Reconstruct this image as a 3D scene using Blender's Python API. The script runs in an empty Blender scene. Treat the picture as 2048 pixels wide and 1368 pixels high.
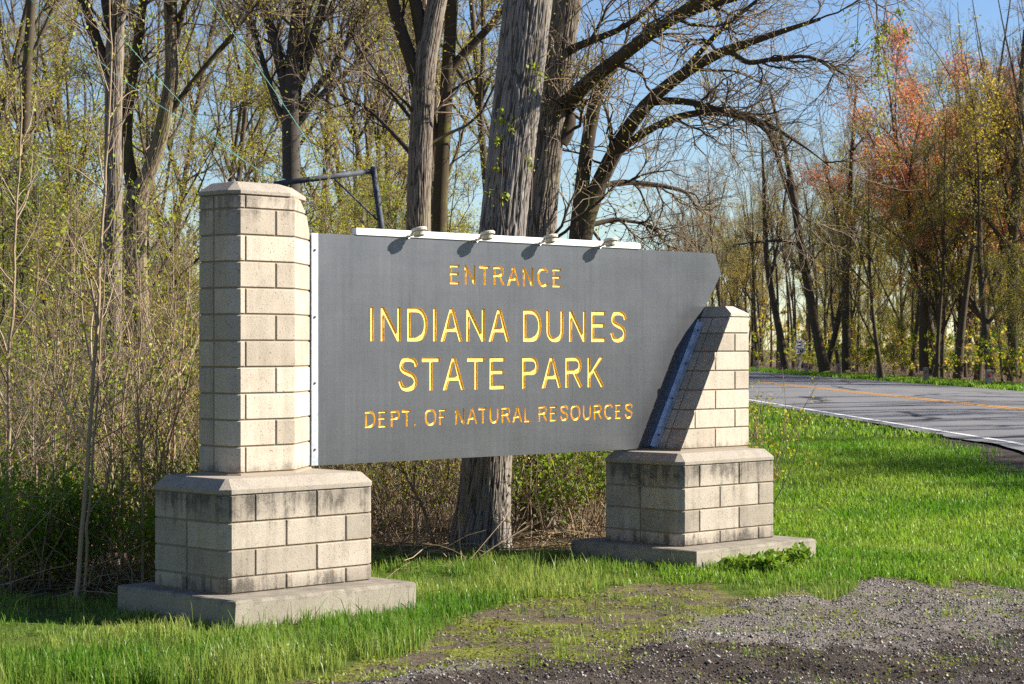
import bpy, math, random
import numpy as np
from mathutils import Vector, Matrix

# ------------------------------------------------------------------ camera, sky, sun
scene = bpy.context.scene
COL = scene.collection
CAM_H, FPX, HOR = 2.018, 4129.5, 695.6          # camera height (m), focal length in photo pixels
cam_d = bpy.data.cameras.new('camera'); cam = bpy.data.objects.new('camera', cam_d); COL.objects.link(cam)
cam.location = (0, 0, CAM_H); cam.rotation_euler = (math.radians(90), 0, 0)
cam_d.sensor_width = 36; cam_d.lens = FPX/2048*36; cam_d.shift_y = 11.6/2048
cam_d.clip_start = .5; cam_d.clip_end = 3000
cam_d.dof.use_dof = True; cam_d.dof.focus_distance = 17.0; cam_d.dof.aperture_fstop = 9.0
scene.camera = cam
SUN_AZ, SUN_EL = math.radians(3.6), math.radians(33)          # azimuth from +X towards +Y
w = bpy.data.worlds.new('World'); scene.world = w; w.use_nodes = True
nt = w.node_tree; bg = nt.nodes['Background']
sky = nt.nodes.new('ShaderNodeTexSky'); sky.sky_type = 'NISHITA'; sky.sun_disc = False
sky.sun_elevation = SUN_EL; sky.sun_rotation = math.pi/2 - SUN_AZ
sky.air_density = 1.0; sky.dust_density = 0.; sky.ozone_density = 3.5
hs = nt.nodes.new('ShaderNodeHueSaturation'); hs.inputs['Saturation'].default_value = 1.12; hs.inputs['Hue'].default_value = .512
nt.links.new(sky.outputs[0], hs.inputs['Color']); nt.links.new(hs.outputs[0], bg.inputs[0]); bg.inputs[1].default_value = .06
sun_d = bpy.data.lights.new('sun', 'SUN'); sun = bpy.data.objects.new('sun', sun_d); COL.objects.link(sun)
sun_d.energy = 5.0; sun_d.angle = math.radians(.5); sun_d.color = (1, .93, .82)
sv_ = Vector((math.cos(SUN_EL)*math.cos(SUN_AZ), math.cos(SUN_EL)*math.sin(SUN_AZ), math.sin(SUN_EL)))
sun.rotation_euler = sv_.to_track_quat('Z', 'Y').to_euler(); sun.location = (40, 10, 40)
scene.view_settings.view_transform = 'Standard'; scene.view_settings.look = 'None'
scene.view_settings.exposure = 1.32; scene.view_settings.gamma = 1
scene.render.engine = 'CYCLES'
scene.cycles.use_denoising = False; scene.cycles.max_bounces = 6
scene.cycles.transparent_max_bounces = 4; scene.cycles.caustics_reflective = False; scene.cycles.caustics_refractive = False

rng = np.random.default_rng(11)
random.seed(5)

# ------------------------------------------------------------------ small numeric helpers
def smooth(a, b, x):
    t = np.clip((np.asarray(x, float)-a)/(b-a), 0, 1); return t*t*(3-2*t)
def _hash(ix, iy, iz, seed):
    n = (ix.astype(np.int64)*374761393 + iy.astype(np.int64)*668265263 + iz.astype(np.int64)*2147483647 + seed*1274126177) & 0xffffffff
    n = ((n ^ (n >> 13))*1274126177) & 0xffffffff
    n = (n ^ (n >> 16)) & 0xffffffff
    return n/4294967295.0
def vnoise(x, y, z=0., seed=0, px=None):
    x, y, z = np.broadcast_arrays(np.asarray(x, float), np.asarray(y, float), np.asarray(z, float))
    ix, iy, iz = np.floor(x).astype(int), np.floor(y).astype(int), np.floor(z).astype(int)
    fx, fy, fz = x-ix, y-iy, z-iz
    fx, fy, fz = fx*fx*(3-2*fx), fy*fy*(3-2*fy), fz*fz*(3-2*fz)
    w_ = (lambda a: a % px) if px else (lambda a: a)
    def h(a, b, c): return _hash(w_(ix+a), iy+b, iz+c, seed)
    r = 0
    for c, wz in ((0, 1-fz), (1, fz)):
        r = r + wz*((h(0,0,c)*(1-fx)+h(1,0,c)*fx)*(1-fy)+(h(0,1,c)*(1-fx)+h(1,1,c)*fx)*fy)
    return r
def fbm(x, y, oct=4, seed=0):
    s, a, t = 0, .5, 0
    for o in range(oct):
        s = s + a*vnoise(np.asarray(x)*2**o, np.asarray(y)*2**o, 0, seed+o); t += a; a *= .5
    return s/t
def norm(v): return v/np.maximum(np.linalg.norm(v, axis=-1, keepdims=True), 1e-9)
def at(px, py, Y):
    return np.array([(px-1024)/FPX*Y, Y, CAM_H+(HOR-py)/FPX*Y])

def resample(P, R, n):
    t = np.linspace(0, len(P)-1, n); P = np.asarray(P, float); R = np.asarray(R, float); i = np.arange(len(P))
    Q = np.stack([np.interp(t, i, P[:, k]) for k in range(3)], -1); r = np.interp(t, i, R)
    for _ in range(max(1, n//8)): Q[1:-1] = (Q[:-2]+2*Q[1:-1]+Q[2:])/4
    return Q, r
# ------------------------------------------------------------------ object helpers
def fast_mesh(name, V, polys, mats=(), smooth_=False, mat_idx=None):
    """polys: list of int arrays (n,k)"""
    me = bpy.data.meshes.new(name)
    V = np.asarray(V, np.float32); me.vertices.add(len(V)); me.vertices.foreach_set('co', V.ravel())
    polys = [np.asarray(p, np.int32) for p in polys if len(p)]
    loops = np.concatenate([p.ravel() for p in polys]); tot = np.concatenate([np.full(len(p), p.shape[1], np.int32) for p in polys])
    st = np.concatenate([[0], np.cumsum(tot)[:-1]]).astype(np.int32)
    me.loops.add(len(loops)); me.loops.foreach_set('vertex_index', loops)
    me.polygons.add(len(tot)); me.polygons.foreach_set('loop_start', st); me.polygons.foreach_set('loop_total', tot)
    if mat_idx is not None: me.polygons.foreach_set('material_index', np.asarray(mat_idx, np.int32))
    if smooth_: me.polygons.foreach_set('use_smooth', np.ones(len(tot), bool))
    for m in mats: me.materials.append(m)
    me.update(calc_edges=True); me.validate()
    return me
def link(name, me, parent=None, loc=None, rotz=None):
    o = bpy.data.objects.new(name, me); COL.objects.link(o)
    if parent is not None: o.parent = parent
    if loc is not None: o.location = loc
    if rotz is not None: o.rotation_euler = (0, 0, rotz)
    return o
def tag(o, label=None, cat=None, group=None, kind=None):
    if label: o['label'] = label
    if cat: o['category'] = cat
    if group: o['group'] = group
    if kind: o['kind'] = kind
    return o
def thing(name, label, cat, loc=(0,0,0), rotz=0, group=None):
    o = bpy.data.objects.new(name, None); COL.objects.link(o); o.empty_display_size = .2
    o.location = loc; o.rotation_euler = (0, 0, rotz)
    return tag(o, label, cat, group)
class MB:
    """collects convex pieces into one mesh"""
    def __init__(s): s.v = []; s.f = []; s.m = []
    def add(s, vs, fs, m=0):
        o = len(s.v); s.v += [tuple(map(float, p)) for p in vs]; s.f += [[i+o for i in f] for f in fs]; s.m += [m]*len(fs)
    def box(s, x0, x1, y0, y1, z0, z1, b=0., m=0):
        if b <= 0:
            s.add([(x0,y0,z0),(x1,y0,z0),(x1,y1,z0),(x0,y1,z0),(x0,y0,z1),(x1,y0,z1),(x1,y1,z1),(x0,y1,z1)],
                  [(3,2,1,0),(4,5,6,7),(0,1,5,4),(1,2,6,5),(2,3,7,6),(3,0,4,7)], m)
        else:
            rings = [(z0, b), (z0+b, 0), (z1-b, 0), (z1, b)]
            poly = lambda i: [(x0+b+i, y0+i), (x1-b-i, y0+i), (x1-i, y0+b+i), (x1-i, y1-b-i), (x1-b-i, y1-i), (x0+b+i, y1-i), (x0+i, y1-b-i), (x0+i, y0+b+i)]
            s.prism([[(x, y, z) for x, y in poly(i)] for z, i in rings], m)
    def prism(s, rings, m=0):
        n = len(rings[0]); vs = [p for r in rings for p in r]; fs = []
        for k in range(len(rings)-1):
            for i in range(n):
                j = (i+1) % n; fs.append((k*n+i, k*n+j, (k+1)*n+j, (k+1)*n+i))
        fs.append(tuple(range(n-1, -1, -1))); fs.append(tuple((len(rings)-1)*n+i for i in range(n)))
        s.add(vs, fs, m)
    def tube(s, pts, radii, k=10, m=0):
        V, Q = tubes(np.array([pts], float), np.array([radii], float), k)
        fs = [tuple(q) for q in Q]; n = len(V)
        fs.append(tuple(range(k-1, -1, -1))); fs.append(tuple(range(n-k, n)))
        s.add(V.tolist(), fs, m)
    def build(s, name, mats, parent=None, smooth_=False, loc=None, rotz=None):
        me = bpy.data.meshes.new(name); me.from_pydata(s.v, [], s.f)
        for m in (mats if isinstance(mats, (list, tuple)) else [mats]): me.materials.append(m)
        if any(s.m): me.polygons.foreach_set('material_index', s.m)
        if smooth_: me.polygons.foreach_set('use_smooth', [True]*len(s.f))
        me.update()
        return link(name, me, parent, loc, rotz)
def tubes(P, R, k):
    N, n, _ = P.shape
    T = norm(np.gradient(P, axis=1))
    mean = np.abs(norm(T.mean(axis=1))); ax = np.argmin(mean, axis=1); ref = np.eye(3)[ax][:, None, :]
    S = norm(np.cross(T, ref)); U = np.cross(S, T)
    a = np.arange(k)*2*np.pi/k
    ring = P[:, :, None, :] + R[:, :, None, None]*(np.cos(a)[None, None, :, None]*S[:, :, None, :] + np.sin(a)[None, None, :, None]*U[:, :, None, :])
    V = ring.reshape(-1, 3)
    base = (np.arange(N)*n*k)[:, None, None] + (np.arange(n-1)*k)[None, :, None]
    i = np.arange(k)[None, None, :]; j = (np.arange(k)+1) % k; j = j[None, None, :]
    Q = np.stack([base+i, base+j, base+k+j, base+k+i], -1).reshape(-1, 4)
    return V, Q

# ------------------------------------------------------------------ materials
def mat(name, base=(.5,.5,.5), rough=.8, metal=0., spec=.3):
    m = bpy.data.materials.new(name); m.use_nodes = True
    b = m.node_tree.nodes['Principled BSDF']; b.inputs['Base Color'].default_value = (*base, 1)
    b.inputs['Roughness'].default_value = rough; b.inputs['Metallic'].default_value = metal
    b.inputs['Specular IOR Level'].default_value = spec
    return m
class NG:
    def __init__(s, m): s.t = m.node_tree; s.b = s.t.nodes['Principled BSDF']
    def n(s, typ, **kw):
        x = s.t.nodes.new(typ)
        for k_, v in kw.items(): setattr(x, k_, v)
        return x
    def l(s, a, b): s.t.links.new(a, b)
    def coord(s, kind='Object'): return s.n('ShaderNodeTexCoord').outputs[kind]
    def pos(s): return s.n('ShaderNodeNewGeometry').outputs['Position']
    def mapv(s, v, sc=(1,1,1)):
        x = s.n('ShaderNodeMapping'); x.inputs['Scale'].default_value = sc; s.l(v, x.inputs['Vector']); return x.outputs[0]
    def noise(s, v, scale, detail=3, rough=.6, dist=0.):
        x = s.n('ShaderNodeTexNoise'); x.inputs['Scale'].default_value = scale; x.inputs['Detail'].default_value = detail
        x.inputs['Roughness'].default_value = rough; x.inputs['Distortion'].default_value = dist
        if v is not None: s.l(v, x.inputs['Vector'])
        return x.outputs['Fac']
    def ramp(s, f, stops):
        x = s.n('ShaderNodeValToRGB'); e = x.color_ramp.elements
        while len(e) < len(stops): e.new(.5)
        for i, (p, c) in enumerate(stops):
            e[i].position = p; e[i].color = (*c, 1) if isinstance(c, tuple) else (c, c, c, 1)
        s.l(f, x.inputs[0]); return x.outputs[0]
    def mix(s, f, a, b, mode='MIX'):
        x = s.n('ShaderNodeMix', data_type='RGBA', blend_type=mode)
        for sock, v in ((x.inputs[0], f), (x.inputs[6], a), (x.inputs[7], b)):
            if isinstance(v, (int, float)): sock.default_value = v
            elif isinstance(v, tuple): sock.default_value = (*v, 1)
            else: s.l(v, sock)
        return x.outputs[2]
    def math(s, op, a, b=0., c=0.):
        x = s.n('ShaderNodeMath', operation=op)
        for sock, v in zip(x.inputs, (a, b, c)):
            if isinstance(v, (int, float)): sock.default_value = v
            else: s.l(v, sock)
        return x.outputs[0]
    def sep(s, v):
        x = s.n('ShaderNodeSeparateXYZ'); s.l(v, x.inputs[0]); return x.outputs
    def mrange(s, v, a, b, c=0., d=1.):
        x = s.n('ShaderNodeMapRange'); x.interpolation_type = 'SMOOTHSTEP'
        s.l(v, x.inputs[0])
        for i, q in enumerate((a, b, c, d)): x.inputs[i+1].default_value = q
        return x.outputs[0]
    def bump(s, h, st=.4, dist=.01):
        x = s.n('ShaderNodeBump'); x.inputs['Strength'].default_value = st; x.inputs['Distance'].default_value = dist
        s.l(h, x.inputs['Height']); s.l(x.outputs[0], s.b.inputs['Normal'])
    def color(s, c): s.l(c, s.b.inputs['Base Color'])
    def attr(s, name): return s.n('ShaderNodeAttribute', attribute_name=name).outputs['Fac']
    def rnd_obj(s): return s.n('ShaderNodeObjectInfo').outputs['Random']
    def rnd_isl(s): return s.n('ShaderNodeNewGeometry').outputs['Random Per Island']

def concrete(name, c0, c1, top_stain=None, low_stain=None, speck=1., amount=.8):
    """c0,c1 light/dark tone; stains: (z_clean, z_dirty) bands in world height"""
    m = mat(name, c0, .9, 0, .2); g = NG(m); p = g.pos()
    big = g.noise(p, 3.2, 4, .6); col = g.ramp(big, [(.3, c1), (.7, c0)])
    col = g.mix(.5, col, g.mix(g.rnd_obj(), tuple(x*.72 for x in c1), tuple(min(1, x*1.2) for x in c0)))
    fine = g.noise(p, 170, 2, .7)
    col = g.mix(.55*speck, col, g.ramp(fine, [(.34, (.22, .2, .17)), (.5, (.8, .78, .74)), (.66, (1, 1, 1))]), 'MULTIPLY')
    pits = g.noise(p, 75, 2, .5)
    col = g.mix(.75, col, g.ramp(pits, [(.30, (.25, .23, .21)), (.36, (1, 1, 1))]), 'MULTIPLY')
    z = g.sep(p)[2]; streak = g.noise(g.mapv(p, (9, 9, .9)), 1.0, 4, .65); blot = g.noise(p, 7, 4, .7)
    sig = None
    for band in (top_stain, low_stain):
        for lo, hi in (band or ()):
            q = g.mrange(z, lo, hi); sig = q if sig is None else g.math('MAXIMUM', sig, q)
    st = g.mrange(g.math('ADD', g.math('MULTIPLY', streak, .65), g.math('MULTIPLY', blot, .45)), .47, .72)
    if sig is not None:
        both = g.mrange(g.math('ADD', sig, g.math('MULTIPLY', st, .9)), .55, 1.6)
        f = g.math('MULTIPLY', g.math('MAXIMUM', both, g.math('MULTIPLY', st, .35)), amount)
    else: f = g.math('MULTIPLY', st, .45*amount)
    grain = g.ramp(fine, [(.3, 1.), (.75, .35)])
    f = g.math('MULTIPLY', f, grain)
    col = g.mix(f, col, (.045, .04, .034))
    lich = g.noise(p, 21, 1, .4); col = g.mix(g.mrange(lich, .80, .83), col, (.42, .24, .03))
    g.color(col); g.bump(g.math('ADD', fine, g.math('MULTIPLY', pits, 1.2)), .35, .004)
    return m
M = {}
CL, CD = (.575, .505, .41), (.455, .395, .315)
M['base_block'] = concrete('weathered_block', (.49, .435, .36), (.37, .325, .265), ((.55, .95),), ((.45, .2),), 1.1, 1.15)
M['pillar_block'] = concrete('pillar_block', CL, CD, ((2.85, 3.2),), ((1.22, 1.06),), .9, .8)
M['cap'] = concrete('cast_cap', (.46, .41, .34), (.36, .32, .27), None, None, 1.1, .6)
M['footing'] = concrete('poured_concrete', (.40, .36, .29), (.29, .26, .21), ((.12, .21),), ((.10, 0),), .8, .6)
M['mortar'] = mat('mortar', (.26, .21, .15), .95)

m = mat('brushed_metal_panel', (.21, .215, .23), .36, 1.0, .4); g = NG(m); p = g.coord('Object')
hz = g.noise(g.mapv(p, (.5, 1, 26)), 1., 6, .8); vt = g.noise(g.mapv(p, (22, 1, .5)), 1., 5, .75); blot = g.noise(p, 1.6, 4, .6)
c = g.mix(.5, g.ramp(hz, [(.25, (.165, .172, .185)), (.75, (.21, .217, .235))]), g.ramp(vt, [(.3, (.155, .162, .175)), (.7, (.22, .227, .245))]))
drip = g.math('MULTIPLY', g.mrange(g.noise(g.mapv(p, (38, 1, .8)), 1., 3, .7), .55, .75), g.mrange(g.noise(p, 1.1, 2, .5), .52, .68))
c = g.mix(g.math('MULTIPLY', drip, .5), c, (.06, .06, .065)); g.color(c)
g.l(g.math('ADD', .31, g.math('MULTIPLY', blot, .12)), g.b.inputs['Roughness']); g.bump(g.math('ADD', hz, vt), .03, .002)
M['panel'] = m
m = mat('gold_paint', (.93, .64, .12), .5, 0, .4); g = NG(m); g.color(g.ramp(g.noise(g.pos(), 30, 3), [(.3, (.88, .58, .09)), (.7, (.95, .70, .17))])); M['gold'] = m
m = mat('galvanized_steel', (.5, .55, .6), .42, .7, .5); g = NG(m); v = g.n('ShaderNodeTexVoronoi'); v.inputs['Scale'].default_value = 45; g.l(g.pos(), v.inputs['Vector'])
g.color(g.mix(.5, g.ramp(g.sep(v.outputs['Color'])[0], [(0, (.42, .48, .55)), (1, (.66, .71, .76))]), g.ramp(g.noise(g.pos(), 14, 4), [(.4, (.45, .5, .56)), (.6, (.8, .83, .86))]))); M['galv'] = m
M['bolt'] = mat('bolt_steel', (.10, .10, .11), .5, .6)
m = mat('white_rail_paint', (.86, .86, .84), .4, 0, .5); M['rail'] = m
m = mat('cream_lamp_paint', (.62, .58, .46), .45, 0, .5); g = NG(m); g.color(g.ramp(g.noise(g.pos(), 40, 3), [(.35, (.5, .46, .35)), (.6, (.64, .60, .48))])); M['cream'] = m
M['alu'] = mat('aluminium', (.55, .56, .56), .4, .9); M['brass'] = mat('brass', (.65, .35, .08), .4, .8); M['lens'] = mat('lamp_glass', (.5, .52, .5), .1, 0, .6)
m = mat('weathered_steel', (.05, .06, .08), .7, 0.); g = NG(m); g.color(g.ramp(g.noise(g.pos(), 9, 4), [(.3, (.03, .037, .05)), (.7, (.08, .09, .11))])); M['steel'] = m
M['cable'] = mat('green_cable', (.16, .42, .36), .6)

def bark(name, c0, c1, moss=0., bs=.9, vs=34., fur=False):
    m = mat(name, c0, .95, 0, .1); g = NG(m); p = g.coord('Object')
    fur = g.noise(g.mapv(p, (vs, vs, vs*.11)), 1., 4, .65, .6); big = g.noise(p, 1.3, 3, .6)
    c = g.ramp(fur, [(.22, tuple(x*.45 for x in c1)), (.40, c1), (.60, c0)])
    c = g.mix(.35, c, g.ramp(big, [(.3, c1), (.7, c0)]))
    c = g.mix(.25, c, g.mix(g.rnd_obj(), tuple(x*.7 for x in c1), c0))
    if fur: c = g.mix(g.mrange(g.attr('furrow'), .42, .08), c, tuple(x*.42 for x in c1))
    if moss: c = g.mix(g.math('MULTIPLY', g.mrange(g.noise(p, 2.2, 4, .7), .5, .7), moss), c, (.16, .17, .03))
    g.color(c); g.bump(fur, bs*.4, .015); return m
M['bark_grey'] = bark('grey_bark', (.34, .315, .285), (.18, .16, .14))
M['bark_furrowed'] = bark('furrowed_grey_bark', (.345, .31, .275), (.20, .172, .148), .12, .9, 34., True)
M['bark_fbrown'] = bark('furrowed_brown_bark', (.30, .25, .20), (.155, .125, .10), .15, .9, 34., True)
M['bark_fmoss'] = bark('furrowed_mossy_bark', (.33, .265, .18), (.165, .13, .085), .5, .9, 34., True)
M['bark_brown'] = bark('brown_bark', (.30, .245, .185), (.15, .115, .085), .25)
M['bark_moss'] = bark('mossy_bark', (.36, .285, .18), (.17, .13, .08), .6)
M['bark_far'] = bark('woodland_bark', (.40, .33, .24), (.20, .155, .11), .35, .5, 14.)
def twigmat(name, c0, c1):
    m = mat(name, c0, .9, 0, .15); g = NG(m); g.color(g.mix(g.rnd_isl(), c0, c1)); return m
M['twig'] = twigmat('twig_bark', (.31, .235, .155), (.16, .12, .085))
M['twig_pale'] = twigmat('pale_stem', (.46, .37, .26), (.23, .15, .09))
def leaf(name, cols, tr=.45, rough=.5):
    m = mat(name, cols[0], rough, 0, .25); g = NG(m)
    r = g.rnd_isl(); c = g.ramp(r, [(i/(len(cols)-1), cc) for i, cc in enumerate(cols)])
    big = g.noise(g.pos(), .55, 2, .5); c = g.mix(.5, c, g.ramp(big, [(.35, tuple(x*.75 for x in cols[0])), (.65, tuple(min(1, x*1.2) for x in cols[-1]))]))
    g.color(c); t = g.n('ShaderNodeBsdfTranslucent'); g.l(c, t.inputs[0])
    mx = g.n('ShaderNodeMixShader'); mx.inputs[0].default_value = tr; g.l(g.b.outputs[0], mx.inputs[1]); g.l(t.outputs[0], mx.inputs[2])
    g.l(mx.outputs[0], g.t.nodes['Material Output'].inputs[0]); return m
M['leaf_yg'] = leaf('young_leaf', [(.30, .36, .02), (.42, .43, .028), (.50, .41, .035)])
M['leaf_gr'] = leaf('green_leaf', [(.08, .19, .012), (.15, .28, .018), (.26, .35, .03)])
M['leaf_bright'] = leaf('bright_bud', [(.36, .40, .04), (.45, .46, .06), (.28, .36, .03)])
M['leaf_red'] = leaf('red_bud', [(.58, .15, .10), (.64, .22, .10), (.62, .33, .12)], .55)
M['leaf_olive'] = leaf('olive_leaf', [(.38, .37, .025), (.52, .43, .035), (.58, .38, .05)], .6)
M['leaf_rust'] = leaf('rust_leaf', [(.46, .26, .08), (.52, .33, .09), (.40, .22, .09)])
M['grass'] = leaf('grass_blade', [(.055, .19, .010), (.095, .27, .014), (.15, .34, .02), (.22, .38, .03), (.36, .34, .10)], .5, .35)
M['lawn'] = leaf('lawn_blade', [(.075, .24, .008), (.13, .33, .012), (.21, .40, .02), (.30, .36, .05)], .5, .4)
M['straw'] = leaf('dead_stem', [(.42, .31, .17), (.34, .22, .11), (.50, .40, .26)], .2, .8)
M['weed'] = leaf('low_weed', [(.22, .25, .02), (.30, .31, .03), (.14, .20, .02)], .35)

m = mat('ground_soil', (.1, .08, .05), .95, 0, .15); g = NG(m); p = g.pos()
n1 = g.noise(p, 2.3, 5, .7); n2 = g.noise(p, 24, 4, .7); n3 = g.noise(p, 120, 2, .7)
grav = g.ramp(n3, [(.3, (.07, .062, .056)), (.5, (.15, .132, .114)), (.7, (.29, .265, .24))])
grav = g.mix(.4, grav, g.ramp(n2, [(.35, (.09, .072, .058)), (.65, (.24, .22, .195))]))
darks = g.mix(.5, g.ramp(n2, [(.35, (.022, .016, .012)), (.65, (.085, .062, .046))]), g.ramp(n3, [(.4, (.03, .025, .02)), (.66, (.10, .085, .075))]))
mossd = g.mix(g.mrange(n1, .45, .6), g.ramp(n2, [(.35, (.06, .045, .033)), (.65, (.15, .115, .085))]), g.ramp(n2, [(.35, (.10, .11, .02)), (.65, (.20, .21, .03))]))
gr = g.ramp(n2, [(.3, (.035, .06, .01)), (.7, (.11, .15, .02))])
lit = g.ramp(n2, [(.3, (.05, .035, .02)), (.5, (.13, .09, .05)), (.7, (.20, .145, .09))])
def blend(base, top, name, a=.35, b=.65):
    f = g.mrange(g.math('ADD', g.attr(name), g.math('MULTIPLY', g.math('SUBTRACT', n1, .5), .7)), a, b); return g.mix(f, base, top)
c = blend(lit, gr, 'grass'); c = blend(c, mossd, 'moss'); c = blend(c, grav, 'gravel'); c = blend(c, darks, 'dark')
g.color(c); g.bump(g.math('ADD', n2, g.math('MULTIPLY', n3, .6)), .7, .03); M['ground'] = m
m = mat('stone_chips', (.3, .29, .28), .9, 0, .2); g = NG(m)
c = g.ramp(g.rnd_isl(), [(0, (.045, .038, .032)), (.4, (.13, .115, .10)), (.72, (.22, .20, .18)), (.94, (.42, .395, .365)), (1, (.32, .20, .14))]); g.color(c); M['chips'] = m
m = mat('dark_crumbs', (.05, .04, .035), .9, 0, .3); g = NG(m); g.color(g.ramp(g.rnd_isl(), [(0, (.018, .014, .011)), (.7, (.065, .048, .037)), (.96, (.13, .11, .10)), (1, (.26, .25, .24))])); M['crumbs'] = m
m = mat('asphalt', (.12, .12, .125), .85, 0, .3); g = NG(m); p = g.pos()
c = g.mix(.5, g.ramp(g.noise(p, 60, 3), [(.3, (.10, .10, .105)), (.7, (.21, .205, .20))]), g.ramp(g.noise(g.mapv(p, (1., .12, 1)), 1.1, 4), [(.3, (.115, .115, .12)), (.7, (.20, .195, .19))]))
vo = g.n('ShaderNodeTexVoronoi', feature='DISTANCE_TO_EDGE'); vo.inputs['Scale'].default_value = .13
wv = g.n('ShaderNodeVectorMath', operation='ADD'); nn = g.n('ShaderNodeTexNoise'); nn.inputs['Scale'].default_value = .8; g.l(p, nn.inputs['Vector']); g.l(p, wv.inputs[0]); g.l(nn.outputs['Color'], wv.inputs[1])
g.l(wv.outputs[0], vo.inputs['Vector'])
c = g.mix(g.mrange(vo.outputs['Distance'], .018, .008), c, (.025, .025, .03)); g.color(c); M['asphalt'] = m
def paint(name, cc):
    m = mat(name, cc, .7); g = NG(m); g.color(g.mix(g.mrange(g.noise(g.pos(), 6, 5, .8), .50, .72), cc, (.2, .19, .18))); return m
M['wline'] = paint('white_line_paint', (.62, .62, .62)); M['yline'] = paint('yellow_line_paint', (.62, .29, .03))
m = mat('grey_post_wood', (.30, .27, .24), .9); g = NG(m); g.color(g.ramp(g.noise(g.mapv(g.coord(), (40, 40, 3)), 1., 4), [(.3, (.16, .14, .125)), (.7, (.38, .34, .30))])); M['post'] = m
M['red'] = mat('red_reflector', (.62, .012, .018), .3, 0, .6); M['signwhite'] = mat('sign_white', (.75, .76, .76), .4); M['black'] = mat('sign_black', (.01, .01, .012), .5)
M['galvpost'] = mat('sign_post_metal', (.28, .29, .30), .6, .3)

# ------------------------------------------------------------------ terrain
ROAD_K = -.04
def near_line(y): return 7.6 + ROAD_K*(y-30.67)
ROAD_W = 10.95
def ground_h(x, y):
    x = np.asarray(x, float); y = np.asarray(y, float)
    h = .55*smooth(20.5, 32, y) + .03*smooth(16.5, 19, y)*smooth(34, 24, y)
    return h
def to_ground(px, py):
    Y = CAM_H*FPX/(py-HOR); return ((px-1024)/FPX*Y, Y)
LUSH = [to_ground(*q) for q in [(-400,1420),(430,1390),(640,1352),(800,1312),(880,1262),(922,1236),(1044,1206),(1227,1180),(1340,1172),(1409,1170),(1470,1190),(1531,1201),(1600,1178),(1640,1204),(1690,1200),(1706,1166),(1800,1160),(1890,1160),(1910,1186),(2060,1182),(2600,1180)]]
LX = np.array([q[0] for q in LUSH]); LY = np.array([q[1] for q in LUSH]); o_ = np.argsort(LX); LX, LY = LX[o_], LY[o_]
GRAVL = [to_ground(*q) for q in [(560,1400),(760,1368),(900,1330),(1040,1338),(1250,1316),(1370,1258),(1400,1236),(1560,1200),(1680,1192),(1760,1166),(1900,1164),(2000,1180),(2300,1180)]]
GX = np.array([q[0] for q in GRAVL]); GY = np.array([q[1] for q in GRAVL]); o_ = np.argsort(GX); GX, GY = GX[o_], GY[o_]
DARKL = [to_ground(*q) for q in [(560,1420),(820,1372),(1000,1338),(1120,1316),(1250,1300),(1400,1288),(1520,1288),(1700,1290),(1900,1268),(2048,1236),(2300,1210)]]
DX = np.array([q[0] for q in DARKL]); DY = np.array([q[1] for q in DARKL]); o_ = np.argsort(DX); DX, DY = DX[o_], DY[o_]
def masks(x, y):
    j = (fbm(x*1.6, y*1.6, 3, 5)-.5)*.7+(fbm(x*6, y*6, 3, 6)-.5)*.9
    ly = np.interp(x, LX, LY); gy = np.interp(x, GX, GY); dy = np.interp(x, DX, DY)
    lush = smooth(-.18, .18, y-ly+j*.6)
    grav = smooth(.6, -.5, y-gy+j*1.0)*(.55+.45*smooth(.35, .6, fbm(x*2.1, y*2.6, 3, 61)))*(1-lush)
    dark = smooth(.55, -.6, y-dy+j*1.1)*(.6+.4*smooth(.36, .56, fbm(x*1.1, y*2.2, 3, 62)))*(1-lush)
    moss = (1-lush)
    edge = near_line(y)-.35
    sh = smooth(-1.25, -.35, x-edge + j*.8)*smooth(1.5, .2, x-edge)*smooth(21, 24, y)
    left = smooth(-2.3, -3.6, x + j)*smooth(16.3, 17.1, y + j)            # woodland litter to the left
    back = smooth(19.3, 20.4, y+j*1.2)*smooth(2.8, 1.2, x+.35*(y-20)*0)
    litter = np.maximum(left, back)*smooth(60, 59, 0*y)
    right = smooth(0, 1.5, x-(near_line(y)+ROAD_W+2.2)+j)
    woods = np.maximum(litter, right)
    grass = lush*(1-woods)*(1-sh)
    return grass, moss, grav, dark, sh, woods
xs = np.concatenate([-np.geomspace(7, 420, 26)[::-1], np.arange(-6.9, 7.4, .08), np.arange(7.4, 22, .45), np.geomspace(22.5, 420, 22)])
ys = np.concatenate([[-60, -25, -8, 0, 6, 9.5, 11], np.arange(11.6, 20, .075), np.arange(20, 36, .22), np.geomspace(36.3, 900, 46)])
GXm, GYm = np.meshgrid(xs, ys); fx, fy = GXm.ravel(), GYm.ravel()
ga, mo, gv, dk, sh, wd = masks(fx, fy)
near = smooth(21, 19, fy)*smooth(-8, -6.5, fx)*smooth(9, 7.3, fx)
H = ground_h(fx, fy) + near*((fbm(fx*2.2, fy*2.2, 4, 21)-.5)*.06 + gv*(fbm(fx*1.1, fy*1.1, 3, 31)-.3)*.19 + gv*(fbm(fx*7, fy*7, 3, 41)-.5)*.05 + dk*(fbm(fx*3, fy*3, 4, 44)-.55)*.15)
onroad = smooth(-.2, .4, fx-(near_line(fy)-.35))*smooth(.2, -.4, fx-(near_line(fy)+ROAD_W))
H = H - .04*onroad*smooth(15, 18, fy) + smooth(0, 25, np.abs(fx)-40)*.5
nx, ny = len(xs), len(ys)
ii = (np.arange(ny-1)[:, None]*nx + np.arange(nx-1)[None, :]).ravel()
me = fast_mesh('ground', np.stack([fx, fy, H], -1), [np.stack([ii, ii+1, ii+nx+1, ii+nx], -1)], [M['ground']], True)
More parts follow.
